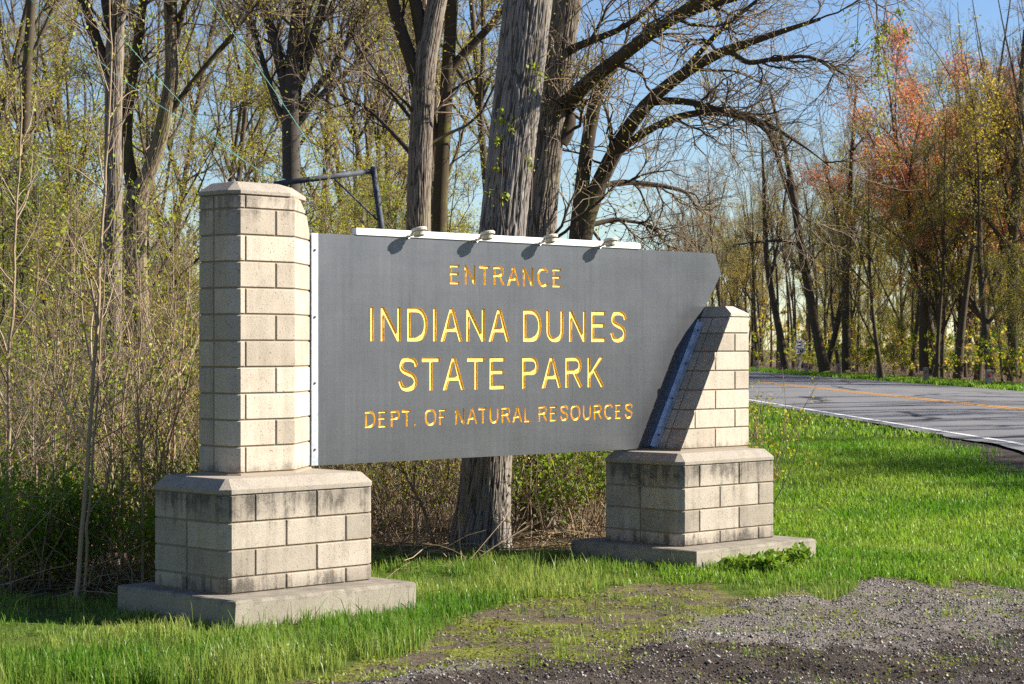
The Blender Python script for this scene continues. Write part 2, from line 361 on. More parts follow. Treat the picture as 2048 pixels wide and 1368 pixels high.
for nm, arr in (('grass', ga), ('moss', mo), ('gravel', np.maximum(gv, 0)), ('dark', np.maximum(dk, sh))):
    a = me.attributes.new(nm, 'FLOAT', 'POINT'); a.data.foreach_set('value', arr.astype(np.float32))
tag(link('ground', me), kind='structure')
Hgrid = H.reshape(ny, nx)
def surf(x, y):
    """height of the built ground sheet"""
    x = np.asarray(x, float); y = np.asarray(y, float)
    i = np.clip(np.searchsorted(xs, x)-1, 0, nx-2); j = np.clip(np.searchsorted(ys, y)-1, 0, ny-2)
    u = np.clip((x-xs[i])/(xs[i+1]-xs[i]), 0, 1); v = np.clip((y-ys[j])/(ys[j+1]-ys[j]), 0, 1)
    return (Hgrid[j, i]*(1-u)+Hgrid[j, i+1]*u)*(1-v) + (Hgrid[j+1, i]*(1-u)+Hgrid[j+1, i+1]*u)*v

# ------------------------------------------------------------------ road
ry = np.concatenate([np.arange(8, 40, .5), np.geomspace(40.5, 520, 60)])
def strip(name, offs, lift, m_, wob=0.):
    pts = []
    for o in offs:
        ox = near_line(ry)+o + (wob*(fbm(ry*1.3, ry*0+o, 3, 8)-.5) if wob and o in (offs[0], offs[-1]) else 0)
        crown = .07*(1-((np.clip(o, 0, ROAD_W)-ROAD_W/2)/(ROAD_W/2))**2)
        pts.append(np.stack([ox, ry, ground_h(ox, ry)+lift+crown], -1))
    P = np.stack(pts, 1); k = len(offs); n = len(ry)
    i = (np.arange(n-1)[:, None]*k+np.arange(k-1)[None, :]).ravel()
    return tag(link(name, fast_mesh(name, P.reshape(-1, 3), [np.stack([i, i+1, i+k+1, i+k], -1)], [m_], True)), kind='structure')
strip('road', [-.32, 0, 1.5, 3, 4.3, 5.5, 7, 9, 10.2, ROAD_W], .02, M['asphalt'], .35)
strip('white_edge_line', [0, .12], .026, M['wline'])
strip('yellow_centre_line', [4.22, 4.34], .026, M['yline']); strip('yellow_centre_line', [4.50, 4.62], .026, M['yline'])

# ------------------------------------------------------------------ sign piers (local frame: x along the sign, y to the back)
AR = math.radians(45.0); CA, SA = math.cos(AR), math.sin(AR)
OX, OY = -2.1003, 15.0875
def W(u, v, z=0.): return (OX+u*CA-v*SA, OY+u*SA+v*CA, z)

def offset_poly(poly, d):
    """shrink a counter-clockwise outline by d"""
    n = len(poly); out = []
    for i in range(n):
        p0, p1, p2 = (np.array(poly[(i+k) % n], float) for k in (-1, 0, 1))
        e1 = norm(p1-p0); e2 = norm(p2-p1); n1 = np.array([-e1[1], e1[0]]); n2 = np.array([-e2[1], e2[0]])
        bis = n1+n2; bis = bis/max(1e-6, np.dot(bis, n1)); 
        if np.linalg.norm(bis) > 3: bis = bis/np.linalg.norm(bis)*3
        out.append(tuple(p1+bis*d))
    return out
def block_mesh(outline, z0, z1, a, b, gap=.006, thick=.10, bev=.005):
    """outline(z)->list of (x,y); a,b = (edge, f(z)->t) joints bounding the block walking along the outline"""
    rings = []
    zs = [(z0+gap, bev), (z0+gap+bev, 0.), (z1-gap-bev, 0.), (z1-gap, bev)]
    for z, ins in zs:
        po = outline(z); pi = offset_poly(po, thick); pb = offset_poly(po, ins) if ins else po; ps = offset_poly(po, bev*1.0)
        n = len(po)
        def pt(poly, e, t): 
            p, q = np.array(poly[e % n]), np.array(poly[(e+1) % n]); return p+(q-p)*t
        def L(e): return max(1e-4, np.linalg.norm(np.array(po[(e+1) % n])-np.array(po[e % n])))
        ea, ta = a[0], a[1](z); eb, tb = b[0], b[1](z)
        e2 = eb if eb > ea or (eb == ea and tb > ta) else eb+n
        ta1 = ta+gap/L(ea); tb1 = tb-gap/L(eb)
        outer = [pt(ps if not ins else pb, ea, ta1), pt(pb, ea, ta1+bev/L(ea))]
        inner = [pt(pi, ea, min(max(ta1, .02), .98)), pt(pi, ea, min(max(ta1+bev/L(ea), .03), .985))]
        for e in range(ea+1, e2+1):
            outer.append(np.array(pb[e % n])); inner.append(np.array(pi[e % n]))
        outer += [pt(pb, eb, tb1-bev/L(eb)), pt(ps if not ins else pb, eb, tb1)]
        inner += [pt(pi, eb, min(max(tb1-bev/L(eb), .015), .97)), pt(pi, eb, min(max(tb1, .02), .98))]
        rings.append([(*p, z) for p in outer]+[(*p, z) for p in inner[::-1]])
    mb = MB(); n = len(rings[0]); k = n//2
    vs = [p for r in rings for p in r]; fs = []
    for q in range(3):
        for i in range(n):
            j = (i+1) % n
            if k <= i < n-1: continue                       # the hidden inner side stays open
            fs.append((q*n+i, q*n+j, (q+1)*n+j, (q+1)*n+i))
    for base, rev in ((0, True), (3*n, False)):
        for i in range(k-1):
            f = (base+i, base+i+1, base+n-2-i, base+n-1-i); fs.append(f[::-1] if rev else f)
    mb.add(vs, fs); return mb
def core(outline, zs, d, name, m_, parent):
    mb = MB(); mb.prism([[(*p, z) for p in offset_poly(outline(z), d)] for z in zs]); return mb.build(name, m_, parent)
def cap_mesh(poly, z0, zside, ztop, bevel, lip=0.):
    mb = MB()
    o = poly; r = [(z0, .004, o), (z0+.004, 0, o), (zside-.004, 0, o), (zside, .003, o), (ztop-.003, bevel-.003, o), (ztop, bevel+.006, o)]
    mb.prism([[(*p, z) for p in offset_poly(o, d)] for z, d, _ in r]); return mb
def frac(x): return lambda z: x
def rect_cham(x0, x1, y0, y1, c):   # CCW from front-left: front edge is edge 0
    return [(x0+c, y0), (x1-c, y0), (x1, y0+c), (x1, y1-c), (x1-c, y1), (x0+c, y1), (x0, y1-c), (x0, y0+c)]

def footing(parent, x0, x1, y0, y1, zt, seed):
    # poured slab with slightly worn edges
    mb = MB(); rr = random.Random(seed); n = 14
    def ring(z, i):
        pts = []
        for (ax, ay), (bx, by) in (((x0, y0), (x1, y0)), ((x1, y0), (x1, y1)), ((x1, y1), (x0, y1)), ((x0, y1), (x0, y0))):
            for q in range(n):
                t = q/n; jx = rr.uniform(-.004, .004); pts.append((ax+(bx-ax)*t+jx, ay+(by-ay)*t+rr.uniform(-.004, .004)))
        cx, cy = (x0+x1)/2, (y0+y1)/2
        return [(cx+(px-cx)*(1-2*i/(x1-x0)), cy+(py-cy)*(1-2*i/(y1-y0)), z+rr.uniform(-.002, .002)) for px, py in pts]
    mb.prism([ring(-.25, 0), ring(.06, 0), ring(zt-.022, 0), ring(zt-.007, .006), ring(zt, .02)])
    return mb.build('footing', M['footing'], parent)
def courses(parent, outline, zj, rows, m_, closed_joint_edges):
    """zj: joint heights bottom->top; rows: list of joint lists [(edge, f)] in walking order"""
    for k in range(len(zj)-1):
        J = rows[k]
        for i in range(len(J)):
            a, b = J[i], J[(i+1) % len(J)]
            mb = block_mesh(outline, zj[k], zj[k+1], a, b)
            mb.build('block', m_, parent)
def tf(outline, e, u):             # fraction along edge e where x == u
    def f(z):
        p, q = outline(z)[e], outline(z)[e+1]; return (u-p[0])/(q[0]-p[0])
    return f

# ---- left pier
pier = thing('sign_pier', 'tall tan concrete block pier carrying the straight left end of the grey entrance sign', 'pier', W(0, 0), AR)
footing(pier, -.157, 1.589, -.333, 1.139, .207, 1)
B_ = rect_cham(0, 1.4735, 0, .933, .066); bo = lambda z: B_
bc = core(bo, [.207, .95], .012, 'plinth', M['mortar'], pier)
r1 = [(0, tf(bo, 0, .284)), (0, tf(bo, 0, .873)), (3, frac(.5)), (4, frac(.35)), (4, frac(.8)), (6, frac(.5))]
r2 = [(0, tf(bo, 0, .577)), (0, tf(bo, 0, 1.162)), (3, frac(.5)), (4, frac(.2)), (4, frac(.62)), (6, frac(.5))]
courses(bc, bo, [.209, .3284, .53, .7317, .9366], [r2, r1, r2, r1], M['base_block'], None)
cap_mesh(rect_cham(-.004, 1.4775, -.004, .937, .066), .9385, .978, 1.052, .085).build('plinth_cap', M['cap'], pier)
def nosef(z): return float(np.interp(z, [2.93, 2.99, 3.06, 3.12, 3.18], [1, .97, .78, .55, .32]))
def po(z):
    k = nosef(z); nx_, ny_ = .91+.451*k, .312+.362*k
    return [(.387, .312), (.91, .312), (nx_, ny_), (nx_, max(ny_+.06, .735)), (max(.95, nx_-.08), .81), (.387, .81), (.3196, .742), (.3196, .3806)]
pc = core(po, [1.05]+list(np.linspace(1.08, 3.19, 12)), .011, 'pillar', M['mortar'], pier)
mb = MB(); mb.prism([[(*p, z) for p in offset_poly(po(1.07), -d)] for z, d in ((1.051, .012), (1.066, .006), (1.073, -.02))]); mb.build('bed_joint', M['mortar'], pier)
ra = [(0, tf(po, 0, .433)), (2, frac(.5)), (4, frac(.5)), (6, frac(.5))]
rb = [(0, tf(po, 0, .726)), (2, frac(.5)), (4, frac(.5)), (6, frac(.5))]
zj = [1.07+.2003*i for i in range(11)]+[3.177]
courses(pc, po, zj, [ra if i % 2 == 0 else rb for i in range(11)], M['pillar_block'], None)
capP = [(.383, .306), (.86, .306), (1.235, .575), (1.235, .76), (1.15, .818), (.383, .818), (.312, .746), (.312, .376)]
cap_mesh(capP, 3.181, 3.213, 3.283, .10).build('pillar_cap', M['cap'], pier)

# ---- right pier
RU, RV = 5.1095, -.0148
pier2 = thing('sign_pier', 'short tan concrete block pier with a slanted side under the pointed sign end', 'pier', W(RU, RV), AR)
footing(pier2, -.169, 1.577, -.337, 1.198, .211, 2)
B2 = rect_cham(0, 1.429, 0, .97, .066); bo2 = lambda z: B2
bc2 = core(bo2, [.211, .96], .012, 'plinth', M['mortar'], pier2)
r1 = [(0, tf(bo2, 0, 5.383-RU)), (0, tf(bo2, 0, 5.957-RU)), (3, frac(.5)), (4, frac(.35)), (4, frac(.8)), (6, frac(.5))]
r2 = [(0, tf(bo2, 0, 5.678-RU)), (0, tf(bo2, 0, 6.25-RU)), (3, frac(.5)), (4, frac(.2)), (4, frac(.62)), (6, frac(.5))]
courses(bc2, bo2, [.2136, .333, .538, .743, .9484], [r2, r1, r2, r1], M['base_block'], None)
cap_mesh(rect_cham(-.004, 1.433, -.004, .974, .066), .950, .986, 1.056, .085).build('plinth_cap', M['cap'], pier2)
def so(z):
    ul = 5.5084+(6.2283-5.5084)*(z-1.072)/(2.3133-1.072)-RU; ur = 6.5222-RU; a, b = .312-RV, 1.02-RV
    return [(ul, a), (ur-.012, a), (ur, a+.012), (ur, b-.03), (ur-.03, b), (ul, b)]
sc_ = core(so, list(np.linspace(1.05, 2.32, 9)), .011, 'pillar', M['mortar'], pier2)
zj = [1.072, 1.2577, 1.436, 1.618, 1.799, 1.982, 2.157, 2.3133]
side = [(3, frac(.5)), (5, frac(.72))]
J1, J2, J3 = [(0, tf(so, 0, x-RU)) for x in (5.708, 6.008, 6.301)]
back1, back2 = (4, frac(.5)), (2, frac(.5))
rows = [[J2, back2, (5, frac(.7))], [J1, J3, back2, (5, frac(.7))], [J2, back2, (5, frac(.7))], [J3, back2, (5, frac(.7))], [J2, back2, (5, frac(.7))], [J3, back2, (5, frac(.7))], [back2, (5, frac(.7))]]
courses(sc_, so, zj, rows, M['pillar_block'], None)
mb = MB()
def capr(z, d):
    pts = so(z); (ul, a), ur, b = pts[0], 6.5222-RU, 1.02-RV
    return [(ul, a+d), (ur-d-.004, a+d), (ur-d, a+d+.004), (ur-d, b-d-.004), (ur-d-.004, b-d), (ul, b-d)]
mb.prism([[(*p, z) for p in capr(z, d)] for z, d in ((2.317, .004), (2.321, 0), (2.345, 0), (2.414, .105), (2.417, .112))]); mb.build('pillar_cap', M['pillar_block'], pier2)

# ------------------------------------------------------------------ the sign panel with engraved gold letters
SV = .674
sign = thing('entrance_sign', 'large grey brushed metal sign with engraved gold lettering, pointed at its right end', 'sign', W(1.361, SV), AR)
def L_(u, z): return (u-1.361, z)
PT = .05
ST = .135                                            # stroke weight against the cap height
def arc(cx, cy, rx, ry, a0, a1, n=14, p=2.25):
    out = []
    for t in np.radians(np.linspace(a0, a1, n)):
        c, q = math.cos(t), math.sin(t); out.append((cx+rx*math.copysign(abs(c)**(2/p), c), cy+ry*math.copysign(abs(q)**(2/p), q)))
    return out
def thick(pts, t=ST):
    p = np.array(pts, float); d = np.gradient(p, axis=0); d = d/np.linalg.norm(d, axis=1, keepdims=True); n = np.stack([-d[:, 1], d[:, 0]], -1)
    return [tuple(q) for q in p+n*t/2]+[tuple(q) for q in (p-n*t/2)[::-1]]
def spline(ctrl, n=40):
    c = np.array(ctrl, float); P = np.vstack([2*c[0]-c[1], c, 2*c[-1]-c[-2]]); out = []
    for t in np.linspace(0, len(c)-1-1e-6, n):
        i = int(t); u = t-i; a_, b_, c_, d_ = P[i:i+4]
        out.append(.5*((2*b_)+(c_-a_)*u+(2*a_-5*b_+4*c_-d_)*u*u+(3*b_-a_-3*c_+d_)*u**3))
    return out
def glyph(ch):
    """outline, holes, advance (cap height 1)"""
    t = ST; l = .105; o_ = .012
    if ch == 'I': return [[(l, 0), (l, 1), (l+t, 1), (l+t, 0)]], .36
    if ch == 'E': r = .80; m = .47; return [[(l, 0), (l, 1), (r-.015, 1), (r-.015, 1-t), (l+t, 1-t), (l+t, m+t), (r-.06, m+t), (r-.06, m), (l+t, m), (l+t, t), (r, t), (r, 0)]], .90
    if ch == 'F': r = .76; m = .45; return [[(l, 0), (l, 1), (r, 1), (r, 1-t), (l+t, 1-t), (l+t, m+t), (r-.10, m+t), (r-.10, m), (l+t, m), (l+t, 0)]], .83
    if ch == 'L': return [[(l, 0), (l, 1), (l+t, 1), (l+t, t), (.72, t), (.72, 0)]], .76
    if ch == 'T': w_ = .82; c = w_/2; return [[(c-t/2, 0), (c-t/2, 1-t), (.03, 1-t), (.03, 1), (w_-.03, 1), (w_-.03, 1-t), (c+t/2, 1-t), (c+t/2, 0)]], w_
    if ch == 'N': r = .89; return [[(l, 0), (l, 1), (l+t*1.06, 1), (r-t, .235), (r-t, 1), (r, 1), (r, 0), (r-t*1.06, 0), (l+t, .765), (l+t, 0)]], 1.0
    if ch == 'A':
        w_ = .93; c = w_/2; s_ = t*1.10; k = c-.075; b = .29
        xl = lambda y: .01+(k-.01)*y; xi = lambda y: xl(y)+s_
        return [[(.01, 0), (k, 1), (w_-k, 1), (w_-.01, 0), (w_-.01-s_, 0), (w_-xi(b), b), (xi(b), b), (.01+s_, 0)],
                [(xi(b+t*.9), b+t*.9), (w_-xi(b+t*.9), b+t*.9), (c+.012, .865), (c-.012, .865)]], w_
    if ch == 'D':
        r = .91; xc = .46; return [[(l, 0), (l, 1), (xc, 1)]+arc(xc, .5, r-xc, .5, 88, -88, 20)+[(xc, 0)], [(l+t, t), (l+t, 1-t), (xc-.02, 1-t)]+arc(xc-.02, .5, r-xc-t+.02, .5-t, 88, -88, 18)+[(xc-.02, t)]], 1.0
    if ch in 'PR':
        m = .43 if ch == 'P' else .45; cy = (1+m)/2; ry = (1-m)/2; r = .83 if ch == 'P' else .86; xc = r-ry*1.05
        out = [(l, 0), (l, 1), (xc, 1)]+arc(xc, cy, r-xc, ry, 86, -86, 14)
        if ch == 'P': out += [(xc, m), (l+t, m), (l+t, 0)]
        else: out += [(xc+.05, m+.002), (.93, 0), (.93-t*1.25, 0), (xc-.11, m), (l+t, m), (l+t, 0)]
        hole = [(l+t, m+t), (l+t, 1-t), (xc-.01, 1-t)]+arc(xc-.01, cy, r-xc-t+.01, ry-t, 86, -86, 12)+[(xc-.01, m+t)]
        return [out, hole], .91 if ch == 'P' else .98
    if ch == 'O': return [arc(.54, .5, .475, .5+o_, 0, 352, 44), arc(.54, .5, .475-t, .5+o_-t, 0, 352, 40)], 1.08
    if ch == 'C': return [thick(arc(.54, .5, .475-t/2, .5+o_-t/2, 38, 322, 34, 2.1))], 1.01
    if ch == 'U': r = .885; h_ = t/2; return [thick([(l+h_, 1), (l+h_, .7)]+arc((l+r)/2, .38, (r-l)/2-h_, .38+o_-h_, 180, 360, 20)+[(r-h_, .7), (r-h_, 1)])], 1.0
    if ch == 'S':
        h_ = t/2; k = [(.80, .735), (.745, .87), (.60, .935), (.45, 1+o_-h_), (.28, .915), (.185, .745), (.25, .61), (.46, .52), (.67, .44), (.765, .275), (.68, .115), (.47, h_-o_), (.25, .095), (.135, .30)]
        k[2] = (.62, .93); return [thick(spline(k, 52))], .92
    if ch == 'K': r = .90; return [[(l, 0), (l, 1), (l+t, 1), (l+t, .475), (r-t*1.32-.02, 1), (r-.02, 1), (.475, .60), (r+.02, 0), (r+.02-t*1.25, 0), (.375, .50), (l+t, .315), (l+t, 0)]], .93
    if ch == '.': return [[(l+.01, 0), (l+.01, t), (l+.01+t, t), (l+.01+t, 0)]], .39
    return [], .40
def line_outlines(body, u0, u1, z0, z1):
    h = z1-z0; gl = [glyph(c) for c in body]; first = min(p[0] for p in gl[0][0][0]); last = gl[-1][1]-max(p[0] for p in gl[-1][0][0])
    nat = (sum(g_[1] for g_ in gl)-first-last); tr = ((u1-u0)/h-nat)/(len(gl)-1); x = -first; res = []
    for loops, adv in gl:
        if loops: res.append([np.array([((px+x)*h+u0-1.361, py*h+z0) for px, py in l]) for l in loops])
        x += adv+tr
    print(body, 'tracking', round(tr, 3)); return res
LINES = [('ENTRANCE', 2.897, 4.276, 2.563, 2.730), ('INDIANA DUNES', 1.999, 5.153, 2.073, 2.356), ('STATE PARK', 2.308, 4.849, 1.658, 1.937), ('DEPT. OF NATURAL RESOURCES', 1.940, 5.236, 1.361, 1.4985)]
letters = []          # list of lists of loops in panel coordinates
for ln_ in LINES: letters += line_outlines(*ln_)
def curve_mesh(loops, extrude=0.):
    cu = bpy.data.curves.new('outline', 'CURVE'); cu.dimensions = '2D'; cu.fill_mode = 'BOTH'; cu.extrude = extrude
    for l in loops:
        sp = cu.splines.new('POLY'); sp.points.add(len(l)-1); sp.use_cyclic_u = True
        for p, q in zip(sp.points, l): p.co = (q[0], q[1], 0, 1)
    o = bpy.data.objects.new('outline', cu); COL.objects.link(o); bpy.context.view_layer.update()
    me = bpy.data.meshes.new_from_object(o.evaluated_get(bpy.context.evaluated_depsgraph_get()))
    bpy.data.objects.remove(o); bpy.data.curves.remove(cu); return me
PANEL = [L_(*q) for q in [(1.363, 1.073), (5.500, 1.073), (5.520, 1.09), (6.222, 2.30), (6.30, 2.42), (6.535, 2.745), (6.522, 2.775), (6.445, 2.925), (6.41, 2.9385), (1.363, 2.9385)]]
me = curve_mesh([PANEL]+[l for g_ in letters for l in g_], PT/2)
R90 = Matrix.Rotation(math.pi/2, 4, 'X')
me.transform(R90); me.transform(Matrix.Translation((0, PT/2, 0)))     # front face at local y = 0
me.name = 'panel'; me.materials.clear(); me.materials.append(M['panel']); me.materials.append(M['gold'])
pb_ = np.array(PANEL)
for f in me.polygons:
    if abs(f.normal.y) < .5:
        c = f.center; d = 1e9
        for i in range(len(pb_)):
            p, q = pb_[i], pb_[(i+1) % len(pb_)]; e = q-p; t = np.clip(np.dot(np.array([c.x, c.z])-p, e)/np.dot(e, e), 0, 1)
            d = min(d, np.linalg.norm(np.array([c.x, c.z])-p-e*t))
        if d > .01: f.material_index = 1
panel = link('panel', me, sign)
DEPTH = .0125
for g_ in letters:
    me = curve_mesh(g_); me.transform(R90); me.transform(Matrix.Translation((0, DEPTH, 0))); me.name = 'letter'
    me.materials.clear(); me.materials.append(M['gold']); link('letter', me, panel)
# galvanized angle strips and their bolts
mb = MB(); mb.box(-.004, .073, -.010, -.002, 1.075, 2.937); mb.box(-.010, -.004, -.03, -.002, 1.075, 2.937)
st1 = mb.build('angle_strip', M['galv'], sign)
for z in (2.802, 2.265, 1.735, 1.202):
    mb = MB(); mb.tube([(.038, -.0105, z), (.038, -.019, z)], [.0105, .0085], 8); mb.build('bolt', M['bolt'], st1)
# slanted strip against the right pier: leaf on the sloping concrete
a0 = np.array([5.5084-1.361-.004, 0, 1.085]); a1 = np.array([6.195-1.361-.004, 0, 2.262]); dirv = norm(a1-a0); nrm = np.array([-dirv[2], 0, dirv[0]])
mb = MB()
def bar(p, q, o1, o2, y0, y1):
    vs = []
    for e in (p, q):
        for oo in (o1, o2):
            for yy in (y0, y1): vs.append(e+nrm*oo+np.array([0, yy, 0]))
    mb.add(vs, [(0,1,3,2),(4,6,7,5),(0,4,5,1),(2,3,7,6),(0,2,6,4),(1,5,7,3)])
bar(a0, a1, .002, .009, -.075, -.004); bar(a0, a1+dirv*.02, .009, .034, -.011, -.003)
st2 = mb.build('angle_strip', M['galv'], sign)
for t in (.09, .38, .66, .93):
    c = a0+(a1-a0)*t+np.array([0, -.042, 0]); mb = MB(); mb.tube([c+nrm*.009, c+nrm*.019], [.011, .009], 8); mb.build('bolt', M['bolt'], st2)
# white light rail along the top edge
mb = MB(); mb.box(1.835-1.361, 5.335-1.361, -.012, .045, 2.9400, 2.998, .004); rail = mb.build('light_rail', M['rail'], sign)
# four flood lamps standing out in front of the rail
lab = ['cream flood lamp on the white rail nearest the tall pier, left of the word ENTRANCE', 'cream flood lamp on the white rail above the first letters of ENTRANCE',
       'cream flood lamp on the white rail above the last letters of ENTRANCE', 'cream flood lamp on the white rail nearest the slanted end of the sign']
lamp_parts = None
for i, u in enumerate((2.539, 3.332, 4.114, 4.904)):
    d = .125; lp = thing('flood_lamp', lab[i], 'lamp', W(u-d+.012, SV-d, 2.985), AR, 'flood lamps along the sign top')
    if lamp_parts is None:
        k = 24; an = np.arange(k)*2*np.pi/k
        def ringc(r, z, tilt=.22, dy=0.): return [(r*math.cos(t), r*math.sin(t)+dy, z-tilt*(r*math.sin(t)+dy)*0 - r*math.sin(t)*tilt) for t in an]
        mb = MB(); mb.prism([ringc(.058, .000), ringc(.066, .003), ringc(.067, .020), ringc(.060, .029), ringc(.03, .034)]); p1 = mb.build('lamp_cover', M['cream'], lp, True)
        p1.data.polygons.foreach_set('use_smooth', [False]*len(p1.data.polygons))
        mb = MB(); mb.prism([ringc(.034, -.036), ringc(.046, -.034), ringc(.052, -.004), ringc(.050, -.001)]); p2 = mb.build('lamp_body', M['cream'], lp)
        mb = MB(); mb.prism([ringc(.030, -.0385), ringc(.032, -.0365)]); p3 = mb.build('lens', M['lens'], lp)
        mb = MB(); mb.tube([(.0, .055, -.008), (-.004, .080, -.016)], [.011, .011], 8); mb.tube([(-.004, .080, -.016), (-.008, .094, -.026)], [.015, .015], 8)
        mb.tube([(-.008, .094, -.026), (-.012, .118, -.040)], [.009, .009], 8); mb.tube([(-.012, .118, -.040), (-.012, .126, -.042)], [.016, .016], 8); p4 = mb.build('knuckle_arm', M['alu'], lp)
        mb = MB(); mb.tube([(-.022, .088, -.020), (.010, .088, -.020)], [.005, .005], 6); mb.tube([(.010, .088, -.012), (.010, .088, -.03)], [.008, .008], 6); p5 = mb.build('wing_nut', M['brass'], lp)
        lamp_parts = [p1, p2, p3, p4, p5]
    else:
        for q in lamp_parts:
            c = q.copy(); COL.objects.link(c); c.parent = lp

# ------------------------------------------------------------------ steel frame and cables behind the sign
FY = 25.0
fr = thing('steel_frame', 'dark steel post with a long arm and brace rising behind the sign', 'frame', (*at(770, 800, FY)[:2], .3))
fl = np.array(fr.location)
p_top = at(746, 338, FY)-fl; p_mid = at(765, 470, FY)-fl; p_bot = np.array([p_mid[0]+.28, 0, -.1]); p_arm = at(560, 376, FY)-fl+np.array([0, -.6, 0])
mb = MB(); mb.tube([p_bot, p_mid, p_top+np.array([0, 0, .03])], [.042, .040, .036], 10); mb.build('post', M['steel'], fr, True)
mb = MB(); mb.tube([p_top+np.array([.02, .03, -.02]), p_arm], [.034, .034], 10); mb.build('arm', M['steel'], fr, True)
mb = MB(); mb.tube([at(668, 357, FY)-fl+np.array([0, -.25, 0]), at(757, 442, FY)-fl], [.012, .012], 8); mb.build('brace', M['steel'], fr, True)
cab = [([(110,-100), (183,4), (270,106), (336,179), (439,285), (519,345), (570,359)], 'thin green cable at upper left, upper of two ending behind the tall pier'),
       ([(0,-60), (88,26), (205,130), (303,202), (402,262), (505,335), (574,363)], 'thin green cable at upper left, lower of two ending behind the tall pier'),
       ([(390,-40), (428,15), (471,72), (541,170), (585,236), (625,296), (655,346)], 'thin green cable running steeply up from the middle of the steel arm')]
for k, (pts, lb) in enumerate(cab):
    P = np.array([at(px, py, FY+(6-i)*.45-.5) for i, (px, py) in enumerate(pts)]); Pi, _r = resample(P, np.ones(7), 25)
    mb = MB(); mb.tube(Pi, np.full(25, .0045), 5); o = mb.build('cable', M['cable']); tag(o, lb, 'cable', 'cables of the steel frame')

# ------------------------------------------------------------------ trees
UP = np.array([0, 0, 1.])
def grow(P, R, m_, r_, tr=(.25, 1.), ln=1., lnv=.35, ang=(30, 65), n=6, wig=.2, trop=.05, rs=.6, rmax=9., rmin=.004, tip=.3, taperlen=.55, parent_idx=None):
    N, k, _ = P.shape; idx = np.repeat(np.arange(N), m_)
    K = len(idx)
    if K == 0: return np.zeros((0, n, 3)), np.zeros((0, n))
    t = r_.uniform(tr[0], tr[1], K); f = t*(k-1); i = np.minimum(f.astype(int), k-2); u = (f-i)[:, None]
    p0 = P[idx, i]*(1-u)+P[idx, i+1]*u; tan = norm(P[idx, i+1]-P[idx, i]); rr = R[idx, i]*(1-u[:, 0])+R[idx, i+1]*u[:, 0]
    rv = norm(r_.normal(size=(K, 3))); perp = norm(rv-tan*np.sum(rv*tan, -1, keepdims=True))
    a = np.radians(r_.uniform(ang[0], ang[1], K))[:, None]
    d = norm(np.cos(a)*tan+np.sin(a)*perp)
    L = (ln if np.isscalar(ln) else np.asarray(ln)[idx])*(1-taperlen*t)*(1+lnv*r_.uniform(-1, 1, K))
    out = np.zeros((K, n, 3)); out[:, 0] = p0; st = (L/(n-1))[:, None]
    for s in range(1, n):
        d = norm(d+wig*r_.normal(size=(K, 3))+trop*UP); out[:, s] = out[:, s-1]+d*st
    r0 = np.clip(np.minimum(rr*rs, rmax), rmin, None)
    return out, r0[:, None]*np.linspace(1, tip, n)[None, :]
def leafquads(P, cnt, r_, size=(.03, .06), spread=.06, t0=.2, droop=0.):
    N, k, _ = P.shape; idx = r_.integers(0, N, cnt); f = r_.uniform(t0, 1, cnt)*(k-1); i = np.minimum(f.astype(int), k-2); u = (f-i)[:, None]
    c = P[idx, i]*(1-u)+P[idx, i+1]*u+r_.normal(size=(cnt, 3))*spread
    d = norm(r_.normal(size=(cnt, 3))+np.array([0, 0, -droop])); s = norm(np.cross(d, norm(r_.normal(size=(cnt, 3)))))
    L = r_.uniform(size[0], size[1], cnt)[:, None]; w_ = L*r_.uniform(.25, .42, (cnt, 1))
    V = np.stack([c, c+d*L*.5+s*w_, c+d*L, c+d*L*.5-s*w_], 1).reshape(-1, 3)
    return V, np.arange(cnt*4).reshape(-1, 4)
class Geo:
    def __init__(s): s.V = []; s.Q = []; s.n = 0; s.mi = []
    def add(s, V, Q, m_=0):
        if len(V) == 0: return
        s.V.append(V); s.Q.append(Q+s.n); s.n += len(V); s.mi.append(np.full(len(Q), m_))
    def mesh(s, name, mats, smooth_=True): return fast_mesh(name, np.concatenate(s.V), [np.concatenate(s.Q)], mats, smooth_, np.concatenate(s.mi))
